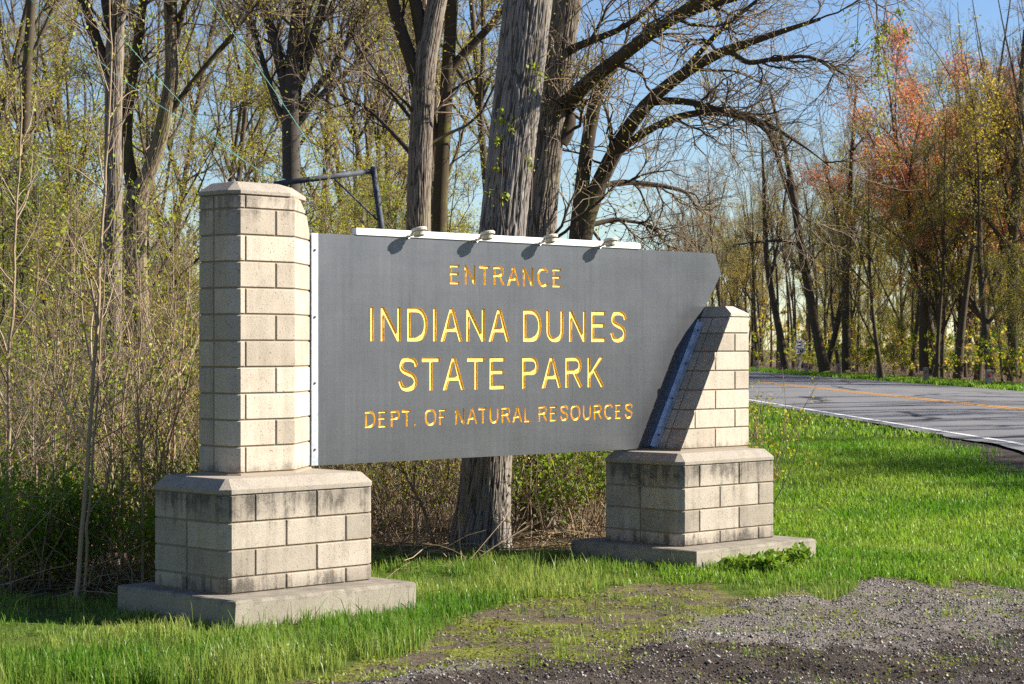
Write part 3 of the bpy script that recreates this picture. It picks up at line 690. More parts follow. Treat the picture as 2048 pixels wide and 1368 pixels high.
def tree_meshes(limbs, r_, L1=5, L2=6, L3=5, r1max=.06, wig=.17, len1=2.6, len2=1.1, len3=.55, leaves=1500, lsize=(.035, .065), barkm='bark_far', leafm='leaf_yg', twigm='twig', k0=8, t1=.3, trop=(.10, .06, .05), lspread=.08, ang1=(25, 60), tw=(.004, .02), extra=None, limb_len_scale=True, skip_trunk=None, droop=0.):
    """limbs: list of (pts, radii); returns meshes trunk, branches, crown"""
    tg = Geo(); bg_ = Geo(); PP = []; RR = []
    for li, (p, r) in enumerate(limbs):
        n = max(10, min(24, len(p)*4)); q, rr = resample(p, r, n)
        if not (skip_trunk and li in skip_trunk):
            V, Q = tubes(q[None], rr[None], k0); tg.add(V, Q)
        q, rr = resample(p, r, 16); PP.append(q); RR.append(rr)
    P = np.array(PP); R = np.array(RR); seg = np.linalg.norm(np.diff(P, axis=1), axis=-1).sum(1)
    ln = len1*np.clip(seg/seg.max(), .45, 1)
    A, Ar = grow(P, R, L1, r_, (t1, 1.), ln, .35, ang1, 10, wig, trop[0], .5, r1max, .012, .25)
    B, Br = grow(A, Ar, L2, r_, (.2, 1.), len2, .4, (22, 55), 6, wig*1.2, trop[1], .6, .03, tw[0]*1.6, .35)
    C, Cr = grow(B, Br, L3, r_, (.15, 1.), len3, .4, (20, 55), 5, wig*1.4, trop[2], .65, tw[1], tw[0], .45)
    C2, C2r = grow(A, Ar, max(2, L2//2), r_, (.3, 1.), len3*1.2, .4, (25, 60), 5, wig*1.4, trop[2], .5, tw[1], tw[0], .45)
    V, Q = tubes(A, Ar, 5); tg.add(V, Q)
    V, Q = tubes(B, Br, 4); bg_.add(V, Q)
    for X, Xr in ((C, Cr), (C2, C2r)):
        V, Q = tubes(X, Xr, 3); bg_.add(V, Q)
    if extra:
        for X, Xr, k in extra:
            V, Q = tubes(X, Xr, k); bg_.add(V, Q)
    tw_ = np.concatenate([C, C2])
    if leaves:
        V, Q = leafquads(tw_, leaves, r_, lsize, lspread, .2, droop); bg_.add(V, Q, 1)
    return tg.mesh('trunk', [M[barkm]]), bg_.mesh('crown', [M[twigm], M[leafm]])
def put_tree(name, meshes, loc, label, cat='tree', group=None, rotz=0., scale=1.):
    t = thing(name, label, cat, loc, rotz, group); t.scale = (scale,)*3
    for n, me in zip(('trunk', 'crown'), meshes):
        if me is not None: link(n, me, t)
    return t
def wild_limbs(r_, h, r0, lean=.06, forks=4, fork_at=(.3, .6), spread=(14, 34)):
    """a woodland tree: a wavering trunk and steep limbs"""
    n = 9; d = norm(np.array([r_.normal()*lean, r_.normal()*lean, 1.])); p = [np.array([0, 0, -.3])]
    for i in range(n-1):
        d = norm(d+r_.normal(size=3)*np.array([.05, .05, 0])+.04*UP); p.append(p[-1]+d*h/(n-1))
    p = np.array(p); r = r0*(1-np.linspace(0, 1, n)**.9*.93); r[0] *= 1.35
    limbs = [(p, r)]
    for k in range(forks):
        t = r_.uniform(*fork_at)*(n-1); i = int(t); q = p[i]+(p[i+1]-p[i])*(t-i); rr = r[i]*r_.uniform(.45, .75)
        a = math.radians(r_.uniform(*spread)); th = r_.uniform(0, 2*np.pi); d = np.array([math.cos(th)*math.sin(a), math.sin(th)*math.sin(a), math.cos(a)])
        L = (h-q[2])*r_.uniform(.65, .95); m_ = 7; pts = [q]
        for s in range(m_-1):
            d = norm(d+r_.normal(size=3)*.11+.06*UP); pts.append(pts[-1]+d*L/(m_-1))
        limbs.append((np.array(pts), rr*(1-np.linspace(0, 1, m_)*.9)))
    return limbs
def pxlimb(pts, Y, base=None):
    """centre line given where it crosses known sight lines at depth Y (+dy per point) -> world points and radii"""
    P, R = [], []
    for q in pts:
        px, py, wd = q[:3]; y = Y+(q[3] if len(q) > 3 else 0); P.append(at(px, py, y)); R.append(wd/2/FPX*y)
    P = np.array(P); R = np.array(R)
    return P, R

# ---- big furrowed trunk right behind the sign
def furrowed(P, R, k, n, seed, depth, flare=None):
    q, rr = resample(P, R, n); T = norm(np.gradient(q, axis=0)); ref = np.array([0, 1., 0])
    S = norm(np.cross(ref[None], T)); U = np.cross(T, S)      # S ~ +x
    th = np.arange(k)*2*np.pi/k; z = np.concatenate([[0], np.cumsum(np.linalg.norm(np.diff(q, axis=0), axis=1))])
    TH, Z = np.meshgrid(th, z); r = np.repeat(rr[:, None], k, 1)
    c = TH/(2*np.pi)
    NF = 84
    wob = (vnoise(c*7, Z*.9, 0, seed, 7)-.5)*.05
    n1 = vnoise((c+wob)*NF, Z*3.6, 0, seed+7, NF)*.75+vnoise((c+wob)*NF*2, Z*9, 0, seed+8, NF*2)*.25
    fis = np.minimum(smooth(.0, .20, np.abs(n1-.5)), smooth(.0, .10, np.abs(vnoise((c+wob)*NF*.5+9.3, Z*1.9, 0, seed+21, NF//2)-.47)))
    br = vnoise(c*NF, Z*5, 0, seed+17, NF); ridge = fis
    r = r + depth*(ridge-.7)*(.6+.6*br) + depth*.35*(vnoise(c*70, Z*14, 0, seed+9, 70)-.5)
    furrowed.val = np.clip(ridge*(.6+.6*br), 0, 1)
    r = r + rr[:, None]*.10*(vnoise(c*5, Z*.8, 0, seed+11, 5)-.5)
    if flare is not None: r = r*flare(TH, Z)
    V = q[:, None, :]+r[..., None]*(np.cos(TH)[..., None]*S[:, None, :]+np.sin(TH)[..., None]*U[:, None, :])
    i = (np.arange(n-1)[:, None]*k); a = np.arange(k)[None, :]; b = (np.arange(k)+1)[None, :] % k
    Q = np.stack([i+a, i+b, i+k+b, i+k+a], -1).reshape(-1, 4)
    return V.reshape(-1, 3), Q
def local(limbs, o): return [(p-o, r) for p, r in limbs]
def custom_tree(limbs, label, name='tree', seed=1, fur=None, extra_fn=None, base=None, **kw):
    r_ = np.random.default_rng(seed); o = limbs[0][0][0].copy() if base is None else base
    lm = local(limbs, o)
    kw2 = dict(kw)
    if fur: kw2['skip_trunk'] = {0}
    ex = extra_fn(r_, o) if extra_fn else None
    tm, cm = tree_meshes(lm, r_, extra=ex, **kw2)
    t = put_tree(name, (None, cm), tuple(o), label)
    tr = link('trunk', tm, t)
    if fur:
        V, Q = furrowed(lm[0][0], lm[0][1], fur[0], fur[1], seed, fur[2], fur[3] if len(fur) > 3 else None)
        tr.name = 'limbs'; me = fast_mesh('trunk', V, [Q], [M[{'bark_grey': 'bark_furrowed', 'bark_brown': 'bark_fbrown', 'bark_moss': 'bark_fmoss'}[kw['barkm']]]], True)
        a_ = me.attributes.new('furrow', 'FLOAT', 'POINT'); a_.data.foreach_set('value', furrowed.val.ravel().astype(np.float32)); link('trunk', me, t)
    return t, lm
def flareA(TH, Z):
    e = np.exp(-Z/.42); lobes = 1+.55*np.cos(TH-np.pi*1.02)+.36*np.cos(3*TH+.6)
    return 1+.62*e*lobes
YA = 20.5
tA, lmA = custom_tree([pxlimb([(958,1160,104), (962,1090,102), (968,1010,96), (974,920,93), (982,800,92), (992,640,92), (1003,480,92), (1014,380,92), (1026,280,94), (1038,180,96), (1047,90,97), (1058,-10,98), (1066,-150,94), (1072,-330,84), (1080,-600,60)], YA),
    pxlimb([(1070,-280,50), (1000,-420,40), (930,-640,24), (900,-800,10)], YA), pxlimb([(1074,-330,55), (1150,-520,36,-1), (1200,-760,14,-2)], YA)],
    'thick pale grey furrowed trunk leaning right close behind the middle of the sign', 'oak_tree', 3, (340, 360, .015, flareA), barkm='bark_grey', leaves=700, L1=6, t1=.8, k0=10)
YB = 22.2
tB, lmB = custom_tree([pxlimb([(1072,1090,86), (1070,900,76), (1072,700,70), (1076,520,68), (1080,440,66), (1088,340,62), (1098,250,62), (1108,160,62), (1120,80,62), (1132,0,62), (1150,-140,58), (1165,-320,46), (1180,-560,20)], YB),
    pxlimb([(1120,285,34), (1132,262,34), (1140,240,26), (1140,222,14)], YB),
    pxlimb([(1125,215,34), (1180,160,30,-.4), (1240,115,27,-.8), (1300,68,25,-1.2), (1370,20,22,-1.5), (1450,-40,18,-1.8), (1560,-120,9,-2)], YB),
    pxlimb([(1118,110,22), (1180,82,15,-.3), (1240,60,12,-.5), (1310,10,9,-.7), (1350,-60,6,-.8)], YB),
    pxlimb([(1150,-120,40), (1260,-210,30), (1400,-330,12)], YB)],
    'dark brown trunk with a broken stub beside the pale furrowed trunk', 'oak_tree', 5, (250, 240, .013), barkm='bark_brown', wig=.26, r1max=.022, leaves=2600, L1=8, L2=6, L3=3, len1=2.1, len2=1.0, len3=.6, t1=.25, leafm='leaf_yg', lsize=(.02, .035), trop=(.0, .02, .02))
YC = 24.6
def droopers(r_, o):
    # leafy sprays that hang from the long upper limb
    P = []
    for px, py, L in ((1722,-30,.9), (1735,-30,1.5), (1745,-20,1.75), (1752,-25,1.2), (1766,-20,1.45), (1776,-10,.95), (1790,-25,.55), (1730,-10,.7)):
        p = at(px, py, YC-1.8)-o; d = np.array([r_.normal()*.12, r_.normal()*.12, -1.]); pts = [p]
        for s in range(9): d = norm(d+r_.normal(size=3)*.18+np.array([.03, 0, -.25])); pts.append(pts[-1]+d*L/9)
        P.append(pts)
    P = np.array(P); R = np.full(P.shape[:2], .0055)*np.linspace(1, .5, 10)[None]
    C, Cr = grow(P, R, 5, r_, (.2, 1.), .3, .4, (25, 60), 4, .25, -.15, .8, .004, .0028, .6)
    droopers.tw = np.concatenate([C, P[:, 4:8], P[:, 6:10]]); return [(P, R, 4), (C, Cr, 3)]
limbsC = [pxlimb([(1142,1080,56), (1148,860,50), (1152,650,46), (1154,520,44), (1158,470,44), (1178,410,36), (1205,350,33), (1236,290,31), (1268,230,28,-.3), (1310,185,26,-.6), (1350,160,24,-.8), (1400,122,22,-1), (1450,96,20,-1.2), (1510,84,15,-1.4), (1560,62,11,-1.6), (1640,38,7,-1.8)], YC),
    pxlimb([(1154,480,34), (1160,400,30), (1170,320,28), (1180,250,27), (1192,190,27), (1204,150,27), (1240,112,23,-.3), (1290,72,21,-.6), (1345,38,19,-.8), (1400,14,18,-1), (1470,-8,15,-1.3), (1600,-34,12,-1.5), (1770,-44,8,-1.8)], YC),
    pxlimb([(1290,205,18,-.4), (1345,200,15,-.6), (1400,206,14,-.8), (1450,228,13,-1), (1510,236,11,-1.2), (1560,262,8,-1.4), (1620,300,4,-1.6), (1668,340,1.5,-1.7)], YC),
    pxlimb([(1225,312,17), (1290,262,15,-.3), (1350,232,14,-.5), (1420,220,13,-.7), (1500,236,11,-.9), (1545,262,9,-1), (1556,330,7,-1.1), (1578,390,3,-1.2), (1590,440,1.2,-1.2)], YC),
    pxlimb([(1180,380,14), (1240,362,11,.3), (1320,370,9,.5), (1375,384,7,.6), (1395,420,4,.7)], YC),
    pxlimb([(1172,452,12), (1230,438,9,.2), (1285,446,6,.4), (1325,470,4,.5)], YC),
    pxlimb([(1450,96,13,-1.2), (1495,128,11,-1.3), (1545,118,9,-1.4), (1620,110,7,-1.5), (1690,150,4,-1.6)], YC),
    pxlimb([(1350,160,12,-.8), (1395,110,11,-.9), (1440,60,10,-1), (1490,20,8,-1.1), (1540,-20,5,-1.2)], YC)]
tC, lmC = custom_tree(limbsC, 'forked dark oak whose long bare limbs arch right over the sky gap', 'oak_tree', 7, None, droopers, barkm='bark_brown', r1max=.022, leaves=1500, lsize=(.015, .028), L1=10, L2=7, L3=3, len1=1.9, len2=1.0, len3=.6, t1=.22, trop=(-.01, .0, .0), k0=10, tw=(.0030, .010), lspread=.03, ang1=(18, 60), wig=.27)
r_ = np.random.default_rng(9)
V, Q = leafquads(droopers.tw, 420, r_, (.03, .055), .02, .1, .6); link('leaves', fast_mesh('leaves', V, [Q], [M['leaf_bright']]), tC)
YD = 28.0
custom_tree([pxlimb([(828,1010,60), (832,740,54), (836,560,50), (838,400,48), (840,300,47), (846,180,46), (852,110,44), (866,40,40), (884,-40,36), (905,-200,28), (920,-420,12)], YD),
    pxlimb([(838,175,30), (826,130,27), (808,80,26), (792,30,25), (778,-30,24), (755,-160,18), (735,-330,8)], YD),
    pxlimb([(848,100,28), (838,40,26), (822,-40,24), (812,-180,14), (800,-330,6)], YD), pxlimb([(842,330,12), (790,270,9,.5), (740,220,7,1), (680,190,4,1.3)], YD)],
    'grey forked trunk left of the pale furrowed trunk, rising above the first lamps', 'maple_tree', 11, (190, 220, .010), barkm='bark_brown', leaves=1200, r1max=.026, L1=8, len1=2.2, t1=.35, lsize=(.03, .05))
YE = 31.0
custom_tree([pxlimb([(880,1000,34), (878,700,32), (877,460,31), (884,320,30), (890,220,28), (897,120,26), (905,0,24), (915,-150,18), (925,-330,8)], YE),
    pxlimb([(884,190,18), (905,130,17), (950,85,16), (1000,30,15), (1045,-30,13), (1100,-120,6)], YE), pxlimb([(882,330,12), (868,240,10), (850,150,8), (846,60,5)], YE)],
    'slim mossy trunk with one limb rising right, between the forked trunk and the pale one', 'maple_tree', 13, barkm='bark_moss', leaves=1500, r1max=.026, L1=8, len1=2.3, t1=.35)
YF = 32.0
custom_tree([pxlimb([(584,1000,42), (583,700,38), (583,380,36), (582,300,36), (582,220,38), (586,150,38), (592,80,32), (600,0,28), (612,-140,20), (620,-330,8)], YF),
    pxlimb([(578,210,22), (560,130,20), (545,60,19), (520,0,17), (498,-60,14), (470,-180,7)], YF), pxlimb([(588,190,22), (618,110,20), (640,30,18), (662,-50,16), (690,-180,8)], YF),
    pxlimb([(590,230,18), (630,180,15), (668,130,13), (704,70,12), (740,0,9), (780,-90,5)], YF), pxlimb([(588,260,14), (640,190,12), (700,140,9), (760,70,6)], YF), pxlimb([(576,260,14), (545,190,12), (520,100,10), (500,40,8), (480,-30,5)], YF)],
    'dark trunk with many upswept limbs directly above the top of the tall pier', 'maple_tree', 17, barkm='bark_grey', leaves=1400, r1max=.026, L1=8, len1=2.3, t1=.3)
YG = 26.5
custom_tree([pxlimb([(223,840,40), (224,700,38), (225,560,37), (226,420,35), (226,300,34), (227,200,34), (228,110,36), (232,50,30), (246,-10,26), (262,-140,20), (275,-330,8)], YG),
    pxlimb([(218,140,24), (196,90,22), (180,40,20), (165,-10,18), (140,-130,8)], YG), pxlimb([(224,60,22), (212,10,20), (205,-60,16), (195,-200,7)], YG)],
    'straight grey trunk at the left, just left of the trunk that forks low', 'ash_tree', 19, (170, 190, .008), barkm='bark_brown', leaves=900, r1max=.026, L1=6, len1=2.0, t1=.5)
YH = 29.0
custom_tree([pxlimb([(282,800,52), (276,640,50), (270,520,46), (269,440,46), (272,400,48), (296,350,30), (320,280,29), (334,210,28), (345,150,28), (343,80,27), (340,0,26), (336,-140,18), (330,-330,8)], YH),
    pxlimb([(270,400,30), (262,352,27), (250,290,24), (256,210,22), (266,150,20), (275,80,18), (288,0,15), (300,-130,7)], YH), pxlimb([(344,120,14), (356,60,13), (372,0,11), (390,-90,5)], YH), pxlimb([(330,240,12), (380,170,11), (430,110,10), (480,50,7), (520,0,4)], YH)],
    'mossy trunk at the left that forks low into two rising stems', 'maple_tree', 23, (170, 190, .008), barkm='bark_moss', leaves=1500, r1max=.026, L1=7, len1=2.2, t1=.35)
# ---- woodland variants
def variant(seed, h, r0, **kw):
    r_ = np.random.default_rng(seed); fk = kw.pop('forks', 4); fa = kw.pop('fork_at', (.3, .6)); lean = kw.pop('lean', .06); sp = kw.pop('spread', (14, 34))
    return tree_meshes(wild_limbs(r_, h, r0, lean, fk, fa, sp), r_, **kw)
VAR = {}
VAR['bare'] = [variant(100+i, 19+i, .14+.018*i, forks=3+i % 3, L1=8, L2=6, L3=4, len1=3.0, len2=1.3, len3=.6, leaves=900, t1=.28, tw=(.006, .02)) for i in range(4)]
VAR['budding'] = [variant(120+i, 15+2*i, .12+.02*i, forks=3+i % 2, L1=8, L2=6, L3=4, len1=2.6, len2=1.1, len3=.6, leaves=6000, lsize=(.035, .062), lspread=.09, t1=.22, tw=(.006, .018)) for i in range(3)]
VAR['hazy'] = [variant(130+i, 13+1.5*i, .11+.015*i, forks=5, fork_at=(.15, .55), spread=(14, 36), L1=9, L2=7, L3=4, len1=2.6, len2=1.1, len3=.6, leaves=3400, lsize=(.08, .13), lspread=.16, t1=.18, leafm=['leaf_yg', 'leaf_olive', 'leaf_yg'][i % 3], tw=(.007, .018)) for i in range(3)]
VAR['understory'] = [variant(140+i, 4.2+1.3*i, .035+.01*i, forks=4, fork_at=(.1, .5), spread=(15, 40), L1=7, L2=5, L3=3, len1=1.6, len2=.8, len3=.45, leaves=5600, lsize=(.028, .052), lspread=.07, t1=.12, barkm='bark_brown', leafm='leaf_yg', tw=(.005, .012)) for i in range(3)]
VAR['green'] = [variant(150+i, 4+1.6*i, .05, forks=5, fork_at=(.08, .5), spread=(18, 46), L1=8, L2=6, L3=3, len1=1.7, len2=.8, len3=.45, leaves=6500, lsize=(.04, .07), lspread=.1, t1=.1, leafm='leaf_gr', tw=(.005, .012)) for i in range(2)]
VAR['red'] = [variant(160, 14.5, .2, forks=7, fork_at=(.18, .55), spread=(14, 46), L1=10, L2=7, L3=4, len1=2.9, len2=1.2, len3=.6, leaves=14000, lsize=(.075, .13), lspread=.16, t1=.3, leafm='leaf_red', tw=(.006, .018))]
VAR['olive'] = [variant(170+i, 15+3*i, .2, forks=6, fork_at=(.15, .6), spread=(14, 46), L1=10, L2=7, L3=4, len1=3.0, len2=1.2, len3=.6, leaves=6500, lsize=(.07, .125), lspread=.16, t1=.2, leafm='leaf_olive', tw=(.006, .018)) for i in range(2)]
VAR['rust'] = [variant(180, 9, .10, forks=5, fork_at=(.1, .5), spread=(16, 44), L1=9, L2=6, L3=4, len1=2.2, len2=.9, len3=.5, leaves=5200, lsize=(.09, .16), lspread=.15, t1=.12, leafm='leaf_rust', tw=(.006, .014))]
NAMES = {'bare': 'bare_tree', 'budding': 'budding_tree', 'hazy': 'leafing_tree', 'understory': 'young_tree', 'green': 'leafing_tree', 'red': 'red_maple', 'olive': 'olive_leafed_tree', 'rust': 'rusty_leafed_tree'}
DESC = {'bare': 'tall bare grey brown tree', 'budding': 'tall slender tree with yellow buds', 'hazy': 'middle sized tree with thin olive leaves', 'understory': 'small young tree with yellow green leaves', 'green': 'low bushy tree with fresh green leaves', 'rust': 'low tree with rusty brown leaves', 'olive': 'tall tree with olive green young leaves'}
tr_ = np.random.default_rng(77)
def plant(kind, x, y, label=None, group=None, sc=None, rz=None, vi=None):
    v = VAR[kind][tr_.integers(len(VAR[kind])) if vi is None else vi]
    return put_tree(NAMES[kind], v, (x, y, float(ground_h(x, y))-.05), label, 'tree', group, tr_.uniform(0, 6.28) if rz is None else rz, tr_.uniform(.85, 1.15) if sc is None else sc)
def scatter(kind, n, xf, yr, where, group, mind=1.6, sc=(.85, 1.15), power=1.4):
    pts = []; tries = 0
    while len(pts) < n and tries < 6000:
        tries += 1; y = yr[0]+(yr[1]-yr[0])*tr_.uniform()**(1/power if power < 1 else power*.75); lo, hi = xf(y); x = tr_.uniform(lo, hi)
        if any((x-a)**2+(y-b)**2 < mind**2 for a, b in pts): continue
        if any((x-a)**2+(y-b)**2 < 1.0 for a, b in KEEP): continue
        pts.append((x, y)); plant(kind, x, y, DESC[kind]+' '+where, group, tr_.uniform(*sc))
KEEP = [tuple(t.location[:2]) for t in (tA, tB, tC)]
leftx = lambda y: (-.27*y-1, 1.2-.045*(y-24)); 
scatter('bare', 20, leftx, (36, 115), 'in the woods behind the sign', 'bare trees behind the sign', 2.2)
scatter('budding', 16, leftx, (38, 110), 'in the woods behind the sign', 'budding trees behind the sign', 2.0)
scatter('understory', 44, leftx, (35, 90), 'among the trunks behind the sign', 'young trees behind the sign', 1.2, (.8, 1.3))
scatter('hazy', 7, leftx, (60, 115), 'behind the sign', 'leafing trees behind the sign', 2.)
scatter('green', 14, leftx, (36, 80), 'among the trunks behind the sign', 'bushy trees behind the sign', 1.5, (.8, 1.2))
rightx = lambda y: (near_line(y)+ROAD_W+3.2, max(near_line(y)+ROAD_W+9, .25*y+1.5))
scatter('bare', 20, rightx, (74, 190), 'in the woods beyond the road', 'bare trees beyond the road', 1.8, (.75, 1.05))
scatter('budding', 24, rightx, (72, 180), 'in the woods beyond the road', 'budding trees beyond the road', 1.8, (.7, 1.))
scatter('bare', 22, lambda y: (near_line(y)+ROAD_W+3, near_line(y)+ROAD_W+9), (108, 215), 'at the road bend beyond the speed limit sign', 'bare trees at the road bend', 1.8, (.65, .9))
scatter('hazy', 22, lambda y: (near_line(y)+ROAD_W+3, near_line(y)+ROAD_W+14), (112, 230), 'at the road bend beyond the speed limit sign', 'leafing trees at the road bend', 1.8, (.65, .95))
scatter('hazy', 18, rightx, (72, 170), 'beyond the road', 'leafing trees beyond the road', 1.8, (.75, 1.1))
scatter('understory', 18, rightx, (70, 150), 'at the wood edge beyond the road', 'young trees beyond the road', 1.2, (.8, 1.2))
scatter('rust', 3, lambda y: (max(rightx(y)[0], .195*y), rightx(y)[1]), (74, 110), 'at the right wood edge beyond the road', 'rusty trees beyond the road', 2., (.8, 1.1))
# trees closing the far end of the road corridor
scatter('bare', 16, lambda y: (.085*y, .13*y), (150, 260), 'far off where the road ends', 'far trees at the end of the road', 3, (.7, .95))
scatter('budding', 10, lambda y: (.0*y+2, .12*y), (200, 320), 'far off where the road ends', 'far budding trees at the end of the road', 4, (.55, .8))
# named trees beyond the road
def gtree(kind, px, Y, label, sc, vi=None, rz=0.): return plant(kind, (px-1024)/FPX*Y, Y, label, None, sc, rz, vi)
gtree('red', 1880, 100, 'large tree with pink and red spring buds beyond the road', 1.2)
gtree('red', 2010, 112, 'smaller red budding tree behind the largest red tree beyond the road', 1.15, rz=2.)
gtree('red', 1955, 94, 'pale orange budding tree between the largest red tree and the right edge', .92, rz=4.1)
gtree('olive', 1985, 88, 'big olive green tree at the right edge beyond the road', 1.0, 0)
gtree('olive', 2060, 96, 'tall olive tree rising behind the one at the right edge', 1.0, 1, 1.3)
gtree('olive', 1765, 92, 'mid-height yellow olive tree left of the red tree, beyond the road', .62, 0, 2.2)
gtree('olive', 1880, 98, 'slender olive tree in front of the largest red tree', .7, 1, 4.)
gtree('bare', 2010, 130, 'tallest bare tree standing above the woods at the right edge', 1.15, 3)
YR = 112.
def rtree(pts, label, Y, seed, barkm='bark_far', lv=900):
    custom_tree([pxlimb(p, Y) for p in pts], label, 'leaning_tree', seed, barkm=barkm, leaves=lv, L1=9, L2=6, L3=4, len1=3.2, len2=1.4, len3=.7, t1=.3, tw=(.007, .02), lsize=(.06, .1), lspread=.15)
rtree([[(1650,742,24), (1638,690,20), (1625,620,18), (1610,540,17), (1598,470,16), (1588,400,14), (1576,320,11), (1556,250,8), (1540,180,5)], [(1590,420,10), (1560,330,8), (1548,270,6), (1520,200,3)], [(1600,490,7), (1560,480,6), (1510,485,4), (1470,490,2)]], 'dark tree leaning left just right of the speed limit sign', 108., 31)
rtree([[(1572,738,18), (1562,680,15), (1548,610,13), (1535,540,12), (1530,470,10), (1528,380,7), (1524,280,4)], [(1540,560,7), (1560,470,6), (1572,380,4), (1585,300,2)]], 'thin tree leaning left just left of the speed limit sign', 118., 33)
rtree([[(1652,738,14), (1668,680,12), (1680,620,11), (1690,560,9), (1702,480,6), (1712,400,3)]], 'bare trunk leaning right beyond the speed limit sign', 113., 35)
rtree([[(1694,740,20), (1692,660,17), (1690,580,16), (1692,480,14), (1700,380,11), (1706,280,8), (1712,170,4)], [(1692,520,8), (1670,420,6), (1650,330,4)]], 'upright grey trunk beyond the road, right of the leaning trunks', 112., 37)
rtree([[(1848,742,20), (1846,660,18), (1850,560,16), (1848,470,15), (1842,400,13), (1820,330,9), (1790,280,6), (1760,250,3)], [(1846,440,9), (1880,360,7), (1910,300,4)]], 'upright trunk with crooked limbs under the red tree', 98., 39)
rtree([[(2028,752,26), (2026,660,22), (2024,560,21), (2028,460,20), (2034,340,16), (2040,200,12), (2050,60,8)], [(2024,520,10), (1985,450,8), (1940,410,6), (1900,390,3)]], 'stout dark trunk at the right edge beyond the road', 90., 41)
# the same wood carries on along the road outside the picture and throws the long shadows
for x, y, k, s in ((21, 24.6, 'hazy', .72), (20.5, 27.2, 'hazy', .9), (22, 31, 'hazy', .95), (20, 29, 'bare', .85), (21, 34, 'bare', .9), (23, 45.5, 'hazy', 1.1), (21.5, 54, 'bare', 1.05), (20, 38, 'budding', 1.), (20.5, 42, 'bare', 1.), (20, 50, 'bare', 1.), (21, 59, 'budding', 1.1)):
    plant(k, x, y, DESC[k]+' added unseen past the right edge', 'trees along the road', s)

for x, y, k, s_ in ((21, 8, 'green', 1.2), (22, 12, 'understory', 1.2), (20.5, 15, 'green', 1.), (23, 17, 'understory', 1.2), (21, 19.5, 'green', 1.1), (24, 21, 'understory', 1.3), (20.5, 23, 'understory', 1.), (22, 26, 'green', 1.1), (26, 14, 'green', 1.3), (26, 24, 'green', 1.3), (21, 4, 'understory', 1.2), (27, 9, 'green', 1.3)):  # unseen low trees, added so the sign panel reflects less sky
    plant(k, x, y, DESC[k]+' added unseen past the right edge', 'unseen low trees added along the road', s_)
for i in range(30):  # unseen taller trees below the sun line, added to darken panel reflections
    x = 30.5+(i*37 % 100)/10; y = -6+i*2.3; k = ('budding', 'hazy', 'bare', 'hazy', 'olive')[i % 5]; plant(k, x, y, DESC[k]+' added unseen farther past the right edge', 'unseen trees added past the right edge', .8 if k in ('bare', 'olive') else 1.)
for x, y, k, s_ in ((-8, 13, 'understory', 1.2), (-9.5, 11, 'hazy', .9), (-8.5, 8.5, 'green', 1.1), (-11, 14.5, 'bare', 1.), (-10, 6, 'budding', .9), (-12.5, 10, 'hazy', 1.), (-9, 3.5, 'understory', 1.3), (-14, 16, 'hazy', 1.), (-12, 3, 'budding', 1.)):  # unseen trees added to cut sky light on the trunks' left sides
    plant(k, x, y, DESC[k]+' added unseen past the left edge', 'woods past the left edge', s_)
# ------------------------------------------------------------------ saplings in front of the left woods
def sapling(main, Y, label, seed, r_base, n1=14, leaves=140, name='sapling', barkm='twig_pale', leafm='leaf_bright', ln=(1.0, .45), ls=(.022, .048), ang=(28, 58), t1=.22, group=None):
    r_ = np.random.default_rng(seed); P = np.array([at(px, py, Y+(dy[0] if dy else 0)) for px, py, *dy in main]); P[0, 2] = float(surf(P[0, 0], P[0, 1]))-.03
    R = r_base*(1-np.linspace(0, 1, len(P))*.72); o = P[0].copy(); P = P-o
    q, rr = resample(P, R, 26); q = q+np.concatenate([np.zeros((1, 3)), np.cumsum(r_.normal(size=(25, 3))*.006, 0)])
    t = thing(name, label, 'sapling', tuple(o), 0, group)
    V, Q = tubes(q[None], rr[None], 7); link('trunk', fast_mesh('trunk', V, [Q], [M[barkm]], True), t)
    A, Ar = grow(q[None], rr[None], n1, r_, (t1, .98), ln[0], .4, ang, 9, .10, .06, .6, .02, .0035, .35, .45)
    B, Br = grow(A, Ar, 4, r_, (.2, 1), ln[1], .4, (25, 60), 5, .13, .05, .6, .006, .0022, .5)
    gb = Geo(); gb.add(*tubes(A, Ar, 5)); gb.add(*tubes(B, Br, 3))
    if leaves:
        # leaf pairs at the twig tips
        tips = np.concatenate([A[:, -2:], B[:, -2:]]); V, Q = leafquads(tips, leaves, r_, ls, .018, .6, -.3); gb.add(V, Q, 1)
    link('crown', gb.mesh('crown', [M[barkm], M[leafm]]), t)
    return t
sapling([(150,1212), (160,1080), (167,980), (180,850), (192,700), (200,560), (206,430), (213,300), (216,180), (214,60), (212,-40)], 16.4, 'tallest pale sapling left of the tall pier, its stem running up past the trunks', 201, .021, 20, 210)
sapling([(170,1190), (172,1080), (178,960), (190,880), (196,760), (203,640), (212,520)], 16.6, 'thin brown sapling close beside the tallest pale sapling', 203, .014, 12, 120)
sapling([(8,1120), (12,980), (16,860), (12,740), (26,640), (34,520), (42,400), (52,280), (48,160)], 17.2, 'sapling with a kinked dark stem at the left edge', 205, .020, 16, 160)
sapling([(346,960,), (344,880), (352,790), (366,690), (378,590), (388,500)], 18.2, 'pale sapling leaning right beside the tall pier', 207, .017, 12, 130)
sapling([(340,960), (338,870), (346,760), (346,640), (352,520), (350,400)], 18.6, 'upright thin sapling just left of the pale leaning one by the pier', 209, .014, 12, 120)
sapling([(205,1150), (215,1060), (222,960), (218,860), (238,740), (252,620), (262,520)], 17.8, 'thin reddish sapling between the tallest sapling and the pier', 211, .012, 11, 100)
sapling([(78,1130), (74,1000), (70,900), (110,760), (130,640), (150,560)], 17.6, 'bent sapling arching right near the left edge', 213, .012, 12, 120)
